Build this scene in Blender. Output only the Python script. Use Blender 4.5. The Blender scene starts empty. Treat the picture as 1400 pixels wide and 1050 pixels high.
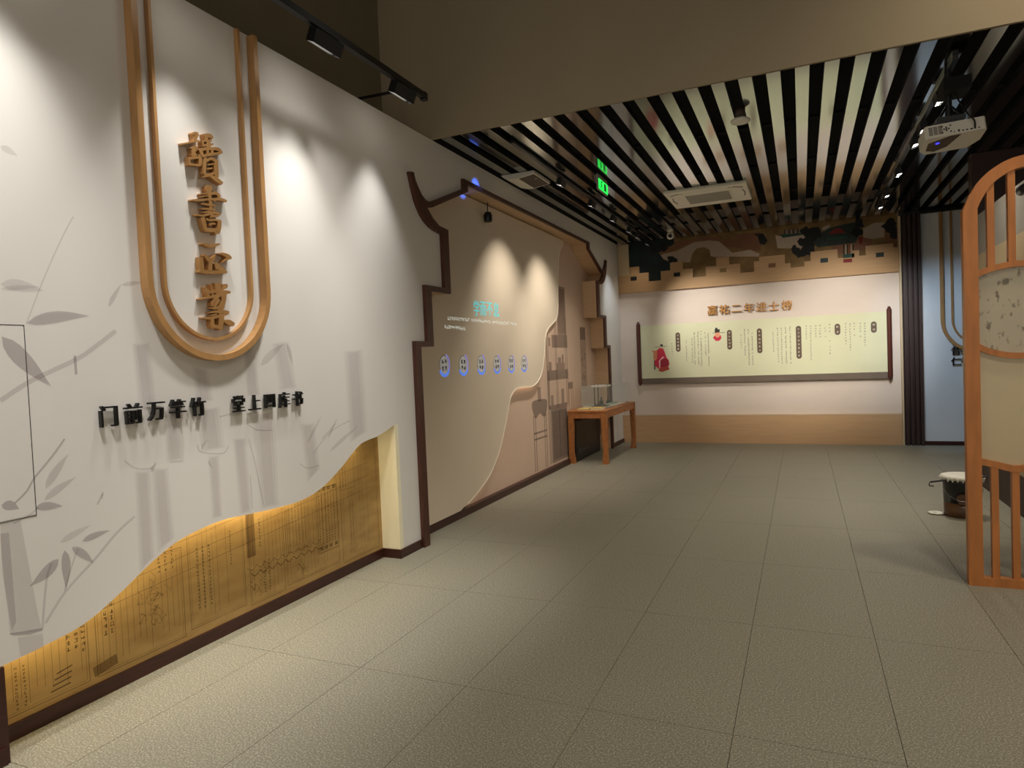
import bpy, math, random
from mathutils import Vector, Matrix
random.seed(7)
scene = bpy.context.scene
COL = scene.collection

# ------------------------------------------------------------------ camera
CAM = Vector((0.0, 0.0, 1.55))
YAW, PITCH, ROLL, FPX = 0.414758, 0.0342293, -0.0415933, 901.96
_f = Vector((-math.sin(YAW)*math.cos(PITCH), math.cos(YAW)*math.cos(PITCH), -math.sin(PITCH)))
_r0 = Vector((math.cos(YAW), math.sin(YAW), 0)); _u0 = _r0.cross(_f)
_r = math.cos(ROLL)*_r0 + math.sin(ROLL)*_u0
_u = -math.sin(ROLL)*_r0 + math.cos(ROLL)*_u0
cam_data = bpy.data.cameras.new('camera')
cam = bpy.data.objects.new('camera', cam_data); COL.objects.link(cam)
cam_data.sensor_fit = 'HORIZONTAL'; cam_data.sensor_width = 36.0
cam_data.lens = FPX/1400*36.0; cam_data.clip_start = 0.02
cam.matrix_world = Matrix(((_r.x, _u.x, -_f.x, CAM.x), (_r.y, _u.y, -_f.y, CAM.y), (_r.z, _u.z, -_f.z, CAM.z), (0, 0, 0, 1)))
scene.camera = cam

# ------------------------------------------------------------------ world, exposure
world = bpy.data.worlds.new('world'); scene.world = world; world.use_nodes = True
world.node_tree.nodes['Background'].inputs[0].default_value = (1.0, 0.93, 0.82, 1)
world.node_tree.nodes['Background'].inputs[1].default_value = 0.85
scene.cycles.transparent_max_bounces = 32
vs = scene.view_settings
vs.view_transform = 'Standard'; vs.look = 'None'; vs.gamma = 1.0; vs.exposure = 0.0; vs.use_curve_mapping = False

# key levels of the room (metres)
XL, XG, XO = -3.0, -3.17, -3.22        # display wall face, gold recess, roof-profile recess
YB, ZC = 11.8, 3.57                    # end wall, slat ceiling
YBEAM = 5.26
def ray(px, py): return (px-700)/FPX*_r - (py-525)/FPX*_u + _f
def W(px, py, X=XL):                   # a point of the left wall as (y, z)
    d = ray(px, py); p = CAM + d*(X/d.x); return (p.y, p.z)
def B(px, py, Y=YB):                   # a point of a cross wall as (x, z)
    d = ray(px, py); p = CAM + d*(Y/d.y); return (p.x, p.z)
def WP(pts, X=XL): return [W(x, y, X) for x, y in pts]
def BP(pts, Y=YB): return [B(x, y, Y) for x, y in pts]

# ------------------------------------------------------------------ materials
def lin(c): return tuple((v/255/12.92 if v/255 <= .04045 else ((v/255+.055)/1.055)**2.4) for v in c)
MATS = {}
def mat(name, rgb, rough=.6, metal=0.0, var=0.0, scale=8.0, stretch=(1, 1, 1), bump=0.0, alpha=1.0, emit=None, estr=0.0, spec=0.5, detail=4.0, rgb2=None):
    m = bpy.data.materials.new(name); m.use_nodes = True
    nt = m.node_tree; bs = nt.nodes['Principled BSDF']
    c = lin(rgb)
    bs.inputs['Base Color'].default_value = (*c, 1); bs.inputs['Roughness'].default_value = rough
    bs.inputs['Metallic'].default_value = metal; bs.inputs['Alpha'].default_value = alpha
    bs.inputs['Specular IOR Level'].default_value = spec
    if emit:
        bs.inputs['Emission Color'].default_value = (*lin(emit), 1); bs.inputs['Emission Strength'].default_value = estr
    if var or bump or rgb2:
        tc = nt.nodes.new('ShaderNodeTexCoord'); mp = nt.nodes.new('ShaderNodeMapping'); no = nt.nodes.new('ShaderNodeTexNoise')
        mp.inputs['Scale'].default_value = stretch; no.inputs['Scale'].default_value = scale; no.inputs['Detail'].default_value = detail
        nt.links.new(tc.outputs['Object'], mp.inputs['Vector']); nt.links.new(mp.outputs['Vector'], no.inputs['Vector'])
        if var or rgb2:
            rp = nt.nodes.new('ShaderNodeValToRGB')
            lo = lin(rgb2) if rgb2 else tuple(v*(1-var) for v in c)
            hi = c if rgb2 else tuple(min(1, v*(1+var)) for v in c)
            rp.color_ramp.elements[0].color = (*lo, 1); rp.color_ramp.elements[1].color = (*hi, 1)
            rp.color_ramp.elements[0].position = .3; rp.color_ramp.elements[1].position = .7
            nt.links.new(no.outputs['Fac'], rp.inputs['Fac']); nt.links.new(rp.outputs['Color'], bs.inputs['Base Color'])
        if bump:
            bp = nt.nodes.new('ShaderNodeBump'); bp.inputs['Strength'].default_value = bump; bp.inputs['Distance'].default_value = .002
            nt.links.new(no.outputs['Fac'], bp.inputs['Height']); nt.links.new(bp.outputs['Normal'], bs.inputs['Normal'])
    MATS[name] = m; return m

mat('white_wall', (226, 221, 214), .75, var=.03, scale=1.2, stretch=(1, 1, .4), bump=.05)
mat('cool_white_wall', (222, 226, 230), .7, var=.03, scale=1.5)
mat('gold_paper', (178, 146, 88), .7, var=.14, scale=5, stretch=(1, 1, 3), rgb2=(160, 126, 72))
mat('cream_return', (246, 238, 206), .7, var=.03, scale=4)
mat('pink_beige', (206, 178, 156), .75, var=.03, scale=2)
mat('cream_panel', (222, 206, 184), .65, var=.02, scale=1.5)
mat('rim_glow', (242, 232, 212), .5, var=.02)
mat('reveal_wood', (200, 168, 132), .6, var=.06, scale=3, stretch=(2, 1, 12), bump=.05)
mat('dark_wood', (78, 42, 28), .45, var=.25, scale=6, stretch=(6, 6, 1), bump=.08)
mat('base_wood', (58, 26, 18), .4, var=.25, scale=5, stretch=(1, 1, 8))
mat('arch_wood', (176, 132, 82), .42, var=.12, scale=5, stretch=(5, 5, 1), bump=.05)
mat('letter_gold', (182, 136, 84), .38, metal=.35, var=.08, scale=20)
mat('letter_black', (14, 14, 15), .45, var=.2, scale=20)
mat('title_gold', (196, 142, 78), .4, metal=.2, var=.05, scale=20)
mat('title_side', (120, 48, 26), .5, var=.1, scale=20)
mat('beam_paint', (150, 136, 112), .85, var=.03, scale=1.5)
mat('dark_ceiling', (122, 111, 88), .9, var=.08, scale=2)
mat('void_black', (6, 6, 7), .9, var=.2, scale=3)
mat('slat_metal', (156, 159, 157), .10, metal=1.0, var=.05, scale=1.2, stretch=(8, .6, 1), bump=.10)
mat('slat_edge', (18, 18, 19), .5, var=.1)
mat('black_metal', (12, 12, 13), .4, var=.2, scale=10)
mat('white_plastic', (222, 218, 204), .45, var=.03, scale=4)
mat('grey_plastic', (150, 146, 136), .5, var=.05, scale=4)
mat('grille_brown', (74, 58, 46), .6, var=.1, scale=30)
mat('lens_glow', (255, 250, 240), .3, emit=(255, 248, 236), estr=8, var=.01)
mat('exit_green', (20, 190, 60), .4, emit=(30, 235, 80), estr=1.6, var=.03)
mat('exit_dark', (8, 70, 26), .5, var=.05)
mat('led_warm', (255, 214, 140), .4, emit=(255, 236, 184), estr=32, var=.01)
mat('led_soft', (255, 226, 180), .4, emit=(255, 240, 216), estr=10, var=.01)
mat('tan_band', (186, 150, 108), .7, var=.06, scale=3, stretch=(1, 1, 10))
mat('tan_low', (204, 166, 124), .7, var=.05, scale=3, stretch=(1, 1, 10))
mat('end_wall', (222, 207, 193), .75, var=.03, scale=1.5, stretch=(1, 1, 3))
mat('corner_strip', (206, 184, 148), .7, var=.04, scale=3)
mat('scroll_sheet', (222, 222, 186), .65, var=.03, scale=1.4, rgb2=(214, 212, 176))
mat('scroll_low_band', (112, 98, 84), .7, var=.06)
mat('roller_wood', (84, 38, 28), .4, var=.2, scale=6, stretch=(6, 6, 1))
mat('ink', (92, 90, 78), .8, var=.1)
mat('ink_soft', (140, 138, 118), .8, var=.1)
mat('pill_brown', (98, 78, 60), .6, var=.06)
mat('pill_text', (226, 216, 190), .6, var=.03)
mat('print_red', (206, 46, 70), .7, var=.06, scale=12)
mat('print_red_dark', (150, 34, 52), .7, var=.06)
mat('print_orange', (214, 140, 96), .7, var=.06)
mat('print_rust', (176, 74, 50), .7, var=.06)
mat('print_skin', (232, 160, 124), .7, var=.04)
mat('print_black', (46, 46, 36), .7, var=.1)
mat('print_pale', (240, 200, 196), .7, var=.03)
mat('mural_gold', (142, 114, 70), .8, var=.1, scale=4, rgb2=(108, 84, 50))
mat('mural_teal', (30, 46, 48), .8, var=.2, scale=4, rgb2=(20, 26, 24))
mat('mural_white', (176, 158, 140), .8, var=.06, scale=5)
mat('mural_red', (128, 88, 64), .8, var=.1, scale=5)
mat('mural_dark', (24, 24, 24), .8, var=.3, scale=8)
mat('mural_green', (40, 74, 62), .8, var=.2, scale=8)
mat('mural_roof', (46, 56, 54), .8, var=.2, scale=8)
mat('mural_bright', (128, 44, 40), .8, var=.1)
mat('mural_lilac', (150, 126, 140), .8, var=.1)
mat('bamboo_wash', (160, 146, 146), .8, alpha=.16, var=.05, scale=6)
mat('bamboo_faint', (164, 148, 150), .8, alpha=.065, var=.05, scale=6)
mat('bamboo_mid', (150, 130, 134), .8, alpha=.19, var=.05, scale=6)
mat('bamboo_ink', (138, 118, 124), .8, alpha=.31, var=.05, scale=6)
mat('gold_line', (112, 84, 42), .8, alpha=.48, var=.05)
mat('gold_ink', (88, 66, 34), .8, alpha=.62, var=.08)
mat('furniture_grey', (138, 118, 106), .8, alpha=.40, var=.08, scale=6)
mat('furniture_dark', (104, 88, 80), .8, alpha=.42, var=.08, scale=6)
mat('furniture_wash', (170, 142, 124), .8, alpha=.38, var=.05, scale=6)
mat('seam_black', (40, 36, 34), .7, var=.1)
mat('proj_cyan', (90, 200, 205), .6, emit=(110, 225, 230), estr=.42, var=.02)
mat('proj_white', (220, 222, 214), .6, emit=(235, 240, 235), estr=.34, var=.02)
mat('proj_blue', (90, 130, 235), .6, emit=(90, 140, 255), estr=.55, var=.05)
mat('proj_lilac', (150, 140, 225), .6, emit=(160, 150, 250), estr=.4, var=.05)
mat('proj_grey', (186, 182, 172), .6, emit=(214, 214, 214), estr=.18, var=.02)
mat('proj_ink', (96, 88, 92), .6, var=.05)
mat('screen_wood', (180, 112, 54), .42, var=.14, scale=4, stretch=(6, 6, 1), bump=.06)
mat('table_wood', (166, 104, 54), .45, var=.2, scale=4, stretch=(6, 1, 6), bump=.06)
mat('brown_wall', (54, 32, 28), .6, var=.12, scale=2)
mat('grey_wall', (142, 136, 126), .8, var=.04, scale=1.5)
mat('tan_wall', (176, 156, 122), .8, var=.05, scale=1.5)
mat('cream_wall', (212, 194, 162), .8, var=.04, scale=1.5)
mat('batten_brown', (56, 38, 34), .5, var=.15, scale=5, stretch=(6, 6, 1))
mat('bucket_black', (20, 20, 22), .3, var=.4, scale=10, bump=.1)
mat('bucket_brown', (84, 54, 26), .4, var=.25, scale=14)
mat('bucket_blue', (36, 44, 62), .35, var=.2, scale=10)
mat('paint_white', (220, 218, 206), .5, var=.05, scale=20, bump=.1)
mat('wire', (150, 150, 150), .3, metal=1.0, var=.05)
mat('book_yellow', (206, 178, 96), .7, var=.05)
mat('book_green', (120, 164, 140), .7, var=.05)
mat('paper', (226, 224, 214), .8, var=.03)
mat('book_dark', (30, 28, 28), .7, var=.1)
mat('lens_blue', (30, 30, 60), .15, emit=(70, 70, 255), estr=1.2, var=.05)
mat('joint', (108, 103, 92), .8, var=.1)

def glass(name, rgb, tint=.12, rough=.02, speck=False):
    m = bpy.data.materials.new(name); m.use_nodes = True; nt = m.node_tree
    out = nt.nodes['Material Output']; bs = nt.nodes['Principled BSDF']
    bs.inputs['Base Color'].default_value = (*lin(rgb), 1); bs.inputs['Roughness'].default_value = rough
    tr = nt.nodes.new('ShaderNodeBsdfTransparent'); mx = nt.nodes.new('ShaderNodeMixShader'); mx.inputs[0].default_value = tint
    nt.links.new(tr.outputs[0], mx.inputs[1]); nt.links.new(bs.outputs[0], mx.inputs[2]); nt.links.new(mx.outputs[0], out.inputs[0])
    tc = nt.nodes.new('ShaderNodeTexCoord'); no = nt.nodes.new('ShaderNodeTexNoise'); mp = nt.nodes.new('ShaderNodeMapping')
    mp.inputs['Scale'].default_value = (1, 1, .55) if speck else (1, 1, 1)
    nt.links.new(tc.outputs['Object'], mp.inputs[0]); nt.links.new(mp.outputs[0], no.inputs['Vector'])
    no.inputs['Scale'].default_value = 26 if speck else 4; no.inputs['Detail'].default_value = 3
    rp = nt.nodes.new('ShaderNodeValToRGB'); c = lin(rgb)
    if speck:
        rp.color_ramp.elements[0].color = (*lin((92, 84, 66)), 1); rp.color_ramp.elements[0].position = .34
        rp.color_ramp.elements[1].color = (*c, 1); rp.color_ramp.elements[1].position = .44
    else:
        rp.color_ramp.elements[0].color = (*(v*.95 for v in c), 1); rp.color_ramp.elements[1].color = (*c, 1)
    nt.links.new(no.outputs['Fac'], rp.inputs[0]); nt.links.new(rp.outputs[0], bs.inputs['Base Color'])
    MATS[name] = m
glass('clear_glass', (210, 225, 220), .10)
glass('leaf_glass', (190, 180, 156), .62, .12, True)
glass('cream_pane', (214, 196, 160), .72, .25)

def floor_mat():
    m = bpy.data.materials.new('floor_stone'); m.use_nodes = True; nt = m.node_tree; bs = nt.nodes['Principled BSDF']
    ge = nt.nodes.new('ShaderNodeNewGeometry')
    n1 = nt.nodes.new('ShaderNodeTexNoise'); n1.inputs['Scale'].default_value = 130; n1.inputs['Detail'].default_value = 2
    n2 = nt.nodes.new('ShaderNodeTexNoise'); n2.inputs['Scale'].default_value = 1.3; n2.inputs['Detail'].default_value = 5
    r1 = nt.nodes.new('ShaderNodeValToRGB'); r1.color_ramp.elements[0].position = .40; r1.color_ramp.elements[1].position = .66
    r1.color_ramp.elements[0].color = (*lin((121, 118, 104)), 1); r1.color_ramp.elements[1].color = (*lin((178, 174, 156)), 1)
    e = r1.color_ramp.elements.new(.56); e.color = (*lin((146, 142, 126)), 1)
    r2 = nt.nodes.new('ShaderNodeValToRGB'); r2.color_ramp.elements[0].color = (.88, .88, .88, 1); r2.color_ramp.elements[1].color = (1.06, 1.05, 1.03, 1)
    mx = nt.nodes.new('ShaderNodeMixRGB'); mx.blend_type = 'MULTIPLY'; mx.inputs[0].default_value = 1
    for n in (n1, n2): nt.links.new(ge.outputs['Position'], n.inputs['Vector'])
    nt.links.new(n1.outputs['Fac'], r1.inputs[0]); nt.links.new(n2.outputs['Fac'], r2.inputs[0])
    nt.links.new(r1.outputs[0], mx.inputs[1]); nt.links.new(r2.outputs[0], mx.inputs[2]); nt.links.new(mx.outputs[0], bs.inputs['Base Color'])
    rr = nt.nodes.new('ShaderNodeMapRange'); rr.inputs[3].default_value = .42; rr.inputs[4].default_value = .62
    nt.links.new(n2.outputs['Fac'], rr.inputs[0]); nt.links.new(rr.outputs[0], bs.inputs['Roughness'])
    bp = nt.nodes.new('ShaderNodeBump'); bp.inputs['Strength'].default_value = .12; bp.inputs['Distance'].default_value = .002
    nt.links.new(n1.outputs['Fac'], bp.inputs['Height']); nt.links.new(bp.outputs[0], bs.inputs['Normal'])
    MATS['floor_stone'] = m
floor_mat()

# ------------------------------------------------------------------ builders
class MB:
    def __init__(s): s.v = []; s.f = []; s.m = []
    def add(s, vs_, fs, mi=0):
        o = len(s.v); s.v += [tuple(v) for v in vs_]
        for f in fs: s.f.append(tuple(o+i for i in f)); s.m.append(mi)
        return s
    def box(s, x0, y0, z0, x1, y1, z1, mi=0):
        return s.add([(x0, y0, z0), (x1, y0, z0), (x1, y1, z0), (x0, y1, z0), (x0, y0, z1), (x1, y0, z1), (x1, y1, z1), (x0, y1, z1)],
                     [(0, 3, 2, 1), (4, 5, 6, 7), (0, 1, 5, 4), (1, 2, 6, 5), (2, 3, 7, 6), (3, 0, 4, 7)], mi)
    def bbox(s, x0, y0, z0, x1, y1, z1, b=.005, mi=0):       # chamfered box
        vs_ = []; 
        for (x, sx) in ((x0, 1), (x1, -1)):
            for (y, sy) in ((y0, 1), (y1, -1)):
                for (z, sz) in ((z0, 1), (z1, -1)):
                    vs_ += [(x, y+sy*b, z+sz*b), (x+sx*b, y, z+sz*b), (x+sx*b, y+sy*b, z)]
        def i(a, c, d, k): return (a*4+c*2+d)*3+k
        fs = []
        for a in (0, 1): fs.append([i(a, 0, 0, 0), i(a, 1, 0, 0), i(a, 1, 1, 0), i(a, 0, 1, 0)][::1 if a else -1])
        for c in (0, 1): fs.append([i(0, c, 0, 1), i(1, c, 0, 1), i(1, c, 1, 1), i(0, c, 1, 1)][::-1 if c else 1])
        for d in (0, 1): fs.append([i(0, 0, d, 2), i(1, 0, d, 2), i(1, 1, d, 2), i(0, 1, d, 2)][::1 if d else -1])
        for a in (0, 1):
            for c in (0, 1): fs.append([i(a, c, 0, 0), i(a, c, 1, 0), i(a, c, 1, 1), i(a, c, 0, 1)])
        for a in (0, 1):
            for d in (0, 1): fs.append([i(a, 0, d, 0), i(a, 1, d, 0), i(a, 1, d, 2), i(a, 0, d, 2)])
        for c in (0, 1):
            for d in (0, 1): fs.append([i(0, c, d, 1), i(1, c, d, 1), i(1, c, d, 2), i(0, c, d, 2)])
        for a in (0, 1):
            for c in (0, 1):
                for d in (0, 1): fs.append([i(a, c, d, 0), i(a, c, d, 1), i(a, c, d, 2)])
        return s.add(vs_, fs, mi)
    def plate(s, poly, P, c0, c1, mi=0, side=None):           # polygon extruded between two depths; P maps (a, b, c) to a point
        n = len(poly); side = mi if side is None else side
        s.add([P(a, b, c0) for a, b in poly]+[P(a, b, c1) for a, b in poly], [tuple(range(n)), tuple(range(2*n-1, n-1, -1))], mi)
        o = len(s.v)-2*n
        for i in range(n):
            j = (i+1) % n; s.f.append((o+i, o+j, o+n+j, o+n+i)); s.m.append(side)
        return s
    def flat(s, poly, P, c, mi=0): return s.add([P(a, b, c) for a, b in poly], [tuple(range(len(poly)))], mi)
    def strip(s, pts, w, P, c0, c1, mi=0, closed=False, align=0):
        L, R = offset(pts, w, closed, align); n = len(pts)
        if c0 == c1:
            for i in range(n-1 if not closed else n):
                j = (i+1) % n; s.add([P(*L[i], c0), P(*L[j], c0), P(*R[j], c0), P(*R[i], c0)], [(0, 1, 2, 3)], mi)
            return s
        vs_ = [P(*q, c0) for q in L]+[P(*q, c0) for q in R]+[P(*q, c1) for q in L]+[P(*q, c1) for q in R]
        fs = []
        for i in range(n-1 if not closed else n):
            j = (i+1) % n
            fs += [(i, j, n+j, n+i), (2*n+i, 3*n+i, 3*n+j, 2*n+j), (i, 2*n+i, 2*n+j, j), (n+i, n+j, 3*n+j, 3*n+i)]
        if not closed: fs += [(0, n, 3*n, 2*n), (n-1, 3*n-1, 4*n-1, 2*n-1)]
        return s.add(vs_, fs, mi)
    def tube(s, pts, r, n=8, mi=0, caps=True):
        pts = [Vector(p) for p in pts]; rs = r if isinstance(r, (list, tuple)) else [r]*len(pts); vs_ = []
        up = Vector((0, 0, 1))
        for i, p in enumerate(pts):
            t = (pts[min(i+1, len(pts)-1)]-pts[max(i-1, 0)]).normalized()
            a = t.cross(up if abs(t.z) < .95 else Vector((1, 0, 0))).normalized(); b = t.cross(a)
            for k in range(n):
                q = 2*math.pi*k/n; vs_.append(p+rs[i]*(math.cos(q)*a+math.sin(q)*b))
        fs = [(i*n+k, i*n+(k+1) % n, (i+1)*n+(k+1) % n, (i+1)*n+k) for i in range(len(pts)-1) for k in range(n)]
        if caps: fs += [tuple(range(n-1, -1, -1)), tuple((len(pts)-1)*n+k for k in range(n))]
        return s.add(vs_, fs, mi)
    def lathe(s, prof, c=(0, 0, 0), n=24, mi=0, axis='z'):
        vs_ = []
        for r, h in prof:
            for k in range(n):
                q = 2*math.pi*k/n; x, y = r*math.cos(q), r*math.sin(q)
                vs_.append((c[0]+x, c[1]+y, c[2]+h) if axis == 'z' else ((c[0]+h, c[1]+x, c[2]+y) if axis == 'x' else (c[0]+x, c[1]+h, c[2]+y)))
        fs = [(i*n+k, i*n+(k+1) % n, (i+1)*n+(k+1) % n, (i+1)*n+k) for i in range(len(prof)-1) for k in range(n)]
        fs += [tuple(range(n-1, -1, -1)), tuple((len(prof)-1)*n+k for k in range(n))]
        return s.add(vs_, fs, mi)
    def build(s, name, mats, parent=None, smooth=False, local=False):
        if isinstance(mats, str): mats = [mats]
        me = bpy.data.meshes.new(name)
        off = Vector((0, 0, 0))
        if parent and not local:
            q = parent
            while q: off += q.location; q = q.parent
        me.from_pydata([Vector(v)-off for v in s.v], [], s.f)
        for m in mats: me.materials.append(MATS[m])
        me.polygons.foreach_set('material_index', s.m)
        if smooth: me.polygons.foreach_set('use_smooth', [True]*len(me.polygons))
        me.update()
        import bmesh
        if not smooth or True:
            bm = bmesh.new(); bm.from_mesh(me); bmesh.ops.recalc_face_normals(bm, faces=bm.faces); bm.to_mesh(me); bm.free()
        o = bpy.data.objects.new(name, me); COL.objects.link(o)
        if parent: o.parent = parent
        return o

def offset(pts, w, closed=False, align=0):
    n = len(pts); L = []; R = []
    for i in range(n):
        a = Vector(pts[i-1]) if (i or closed) else None; b = Vector(pts[i]); c = Vector(pts[(i+1) % n]) if (i < n-1 or closed) else None
        d1 = (b-a).normalized() if a is not None else None; d2 = (c-b).normalized() if c is not None else None
        d1 = d1 if d1 is not None else d2; d2 = d2 if d2 is not None else d1
        n1 = Vector((-d1.y, d1.x)); n2 = Vector((-d2.y, d2.x)); m = n1+n2
        m = m.normalized() if m.length > 1e-6 else n1
        k = min(2.5, 1/max(.2, m.dot(n1)))
        lo, ro = (w/2, w/2) if align == 0 else ((w, 0) if align > 0 else (0, w))
        L.append(tuple(b+m*k*lo)); R.append(tuple(b-m*k*ro))
    return L, R
PL = lambda a, b, c: (c, a, b)      # left wall: (y, z) at depth x
PB = lambda a, b, c: (a, c, b)      # cross wall: (x, z) at depth y
def smooth_pts(pts, k=6):           # Catmull-Rom
    out = []
    P = [pts[0]]+list(pts)+[pts[-1]]
    for i in range(1, len(P)-2):
        p0, p1, p2, p3 = (Vector(q) for q in P[i-1:i+3])
        for j in range(k):
            t = j/k; out.append(tuple(.5*((2*p1)+(p2-p0)*t+(2*p0-5*p1+4*p2-p3)*t*t+(3*p1-p0-3*p2+p3)*t**3)))
    out.append(tuple(pts[-1])); return out
def thing(name, label, cat, loc=(0, 0, 0), group=None):
    o = bpy.data.objects.new(name, None); COL.objects.link(o); o.location = loc; o.empty_display_size = .1
    o['label'] = label; o['category'] = cat
    if group: o['group'] = group
    return o
def tag(o, label, cat, group=None, kind=None):
    o['label'] = label; o['category'] = cat
    if group: o['group'] = group
    if kind: o['kind'] = kind
    return o
def struct(o, label, cat): return tag(o, label, cat, kind='structure')
def copy_tree(o, parent=None):
    c = o.copy(); COL.objects.link(c); c.parent = parent
    for ch in list(o.children): copy_tree(ch, c)
    return c

# lettering: outline of a character as a mesh (x right, y up, z out), centred, 1 em high
_glyphs = {}
def glyph_mesh(ch, ext, bx=0.0, by=0.0):
    key = (ch, ext, bx, by)
    if key in _glyphs: return _glyphs[key]
    cu = bpy.data.curves.new('glyph', 'FONT'); cu.body = ch; cu.size = 1.0; cu.extrude = ext; cu.align_x = 'CENTER'; cu.resolution_u = 3
    ob = bpy.data.objects.new('glyph', cu); COL.objects.link(ob)
    bpy.context.view_layer.update()
    me = bpy.data.meshes.new_from_object(ob.evaluated_get(bpy.context.evaluated_depsgraph_get()))
    vs_ = [tuple(v.co) for v in me.vertices]; fs = [tuple(p.vertices) for p in me.polygons]
    COL.objects.unlink(ob); bpy.data.objects.remove(ob); bpy.data.curves.remove(cu); bpy.data.meshes.remove(me)
    if not vs_: vs_, fs = [(0, 0, 0)], []
    x0, x1 = min(v[0] for v in vs_), max(v[0] for v in vs_); y0, y1 = min(v[1] for v in vs_), max(v[1] for v in vs_)
    cx, cy = (x0+x1)/2, (y0+y1)/2
    shifts = [(0, 0)]
    if bx: shifts += [(i*bx/3, 0) for i in (-3, -2, -1, 1, 2, 3)]
    if by: shifts += [(i*bx/3, j*by) for i in (-2, 0, 2) for j in (-1, 1)]
    V = []; Fc = []
    for n_, (sx, sy) in enumerate(shifts):
        o = len(V); e = 1-.002*n_
        V += [(v[0]-cx+sx, v[1]-cy+sy, v[2]*e) for v in vs_]; Fc += [tuple(o+i for i in f) for f in fs]
    _glyphs[key] = (V, Fc); return _glyphs[key]
def put_char(mb, ch, a, b, c, size, P, out, ext=.1, bx=0, by=0, sx=1, mi=0, fit=None, shear=0.0):
    V, Fc = glyph_mesh(ch, ext, bx, by)
    k = size; kx = size*sx; ky = size
    if fit:
        w = max(v[0] for v in V)-min(v[0] for v in V); h = max(v[1] for v in V)-min(v[1] for v in V); kx, ky = fit[0]/w, fit[1]/h
    mb.add([P(a+v[0]*kx, b+v[1]*ky+shear*v[0]*kx, c+out*(v[2]+ext)*k) for v in V], Fc, mi)
def marks(mb, a, b, s, P, c, mi=0, sx=1.0):   # a tiny illegible character: a few strokes
    for _ in range(2):
        y = b+random.uniform(-.4, .4)*s; x0 = a-random.uniform(.2, .45)*s*sx; x1 = a+random.uniform(.2, .45)*s*sx; t = s*.07
        mb.add([P(x0, y-t, c), P(x1, y-t, c), P(x1, y+t, c), P(x0, y+t, c)], [(0, 1, 2, 3)], mi)
    for _ in range(2):
        x = a+random.uniform(-.35, .35)*s*sx; y0 = b-random.uniform(.2, .48)*s; y1 = b+random.uniform(.2, .48)*s; t = s*.07*sx
        mb.add([P(x-t, y0, c), P(x+t, y0, c), P(x+t, y1, c), P(x-t, y1, c)], [(0, 1, 2, 3)], mi)

def spot(name, loc, target, energy, angle, blend=.6, col=(1, .9, .78), radius=.03, parent=None):
    l = bpy.data.lights.new(name, 'SPOT'); l.energy = energy; l.spot_size = math.radians(angle); l.spot_blend = blend; l.color = col; l.shadow_soft_size = radius
    o = bpy.data.objects.new(name, l); COL.objects.link(o)
    o.rotation_euler = (Vector(target)-Vector(loc)).to_track_quat('-Z', 'Y').to_euler()
    if parent: o.parent = parent; o.location = Vector(loc)-parent.location
    else: o.location = loc
    return o

# ================================================================== STRUCTURE
# ---- floor of large stone tiles
fl = MB().box(-3.4, -3.0, -.06, 4.6, 12.0, -.012).build('floor', 'joint')
struct(fl, 'grey speckled stone tile floor of the exhibition hall', 'floor')
TX, TY, JW = .612, 1.17, .0026
tile_me = None
nx = 0
for i in range(-5, 8):
    for j in range(-3, 11):
        x0 = -.292+i*TX; y0 = 5.08+(j-4)*TY
        x1, y1 = x0+TX, y0+TY
        cx0, cx1, cy0, cy1 = max(x0, -3.22), min(x1, 4.6), max(y0, -3.0), min(y1, 11.9)
        if cx1-cx0 < .03 or cy1-cy0 < .03: continue
        full = cx0 == x0 and cx1 == x1 and cy0 == y0 and cy1 == y1
        if full and tile_me:
            o = bpy.data.objects.new('tile', tile_me); COL.objects.link(o)
        else:
            o = MB().box(JW/2, JW/2, -.012, cx1-cx0-JW/2, cy1-cy0-JW/2, 0).build('tile', 'floor_stone')
            if full: tile_me = o.data
        o.parent = fl; o.location = (cx0, cy0, 0)

# ---- left display wall: one face with the wavy cut-out and the roof-profile opening
wave_px = [(0, 912), (50, 888), (115, 853), (165, 810), (205, 771), (240, 742), (275, 723), (308, 710), (345, 702), (380, 694), (412, 684), (440, 667), (466, 640), (488, 612), (500, 603), (515, 597), (528, 589), (540, 580)]
wave = smooth_pts(WP(wave_px), 4)
YR0, YR1 = wave[0][0], 4.449
CY = 7.86                                   # middle of the roof profile
# inner outline of the left half, bottom to top (y, z)
half_in = [(4.85, 0), (4.85, 1.71), (5.065, 1.71), (5.065, 2.20), (5.42, 2.20), (5.42, 2.79), (5.26, 2.80), (5.15, 2.85), (5.05, 2.93), (5.15, 2.945), (5.86, 3.235), (5.86, 3.31)]
half_out = [(4.76, 0), (4.76, 1.755), (4.965, 1.755), (4.965, 2.245), (5.31, 2.245), (5.31, 2.735), (5.20, 2.745), (5.11, 2.766), (5.03, 2.80), (4.964, 2.845), (4.915, 2.90), (4.878, 2.955), (4.835, 3.06), (4.795, 3.175)]
half_top = [(4.86, 3.185), (4.885, 3.12), (4.925, 3.07), (4.975, 3.02), (5.04, 2.985), (5.115, 2.985), (5.775, 3.245), (5.775, 3.345), (5.86, 3.345)]
mir = lambda pts: [(2*CY-a, b) for a, b in reversed(pts)]
opening = half_in+mir(half_in)
wl = [(-3.0, 0), (YR0, 0)]+[(YR0, wave[0][1])]+wave[1:-1]+[(YR1, wave[-1][1]), (YR1, 0)]+opening+[(YB, 0), (YB, ZC), (-3.0, ZC)]
m = MB().plate(wl, PL, XL-.045, XL)
i0 = wl.index(opening[0])
for i in range(len(opening)-1): m.m[2+i0+i] = 1
wall_left = m.build('wall_left', ['white_wall', 'reveal_wood'])
struct(wall_left, 'long white display wall with wavy cut-out and roof-shaped opening', 'wall')
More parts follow.
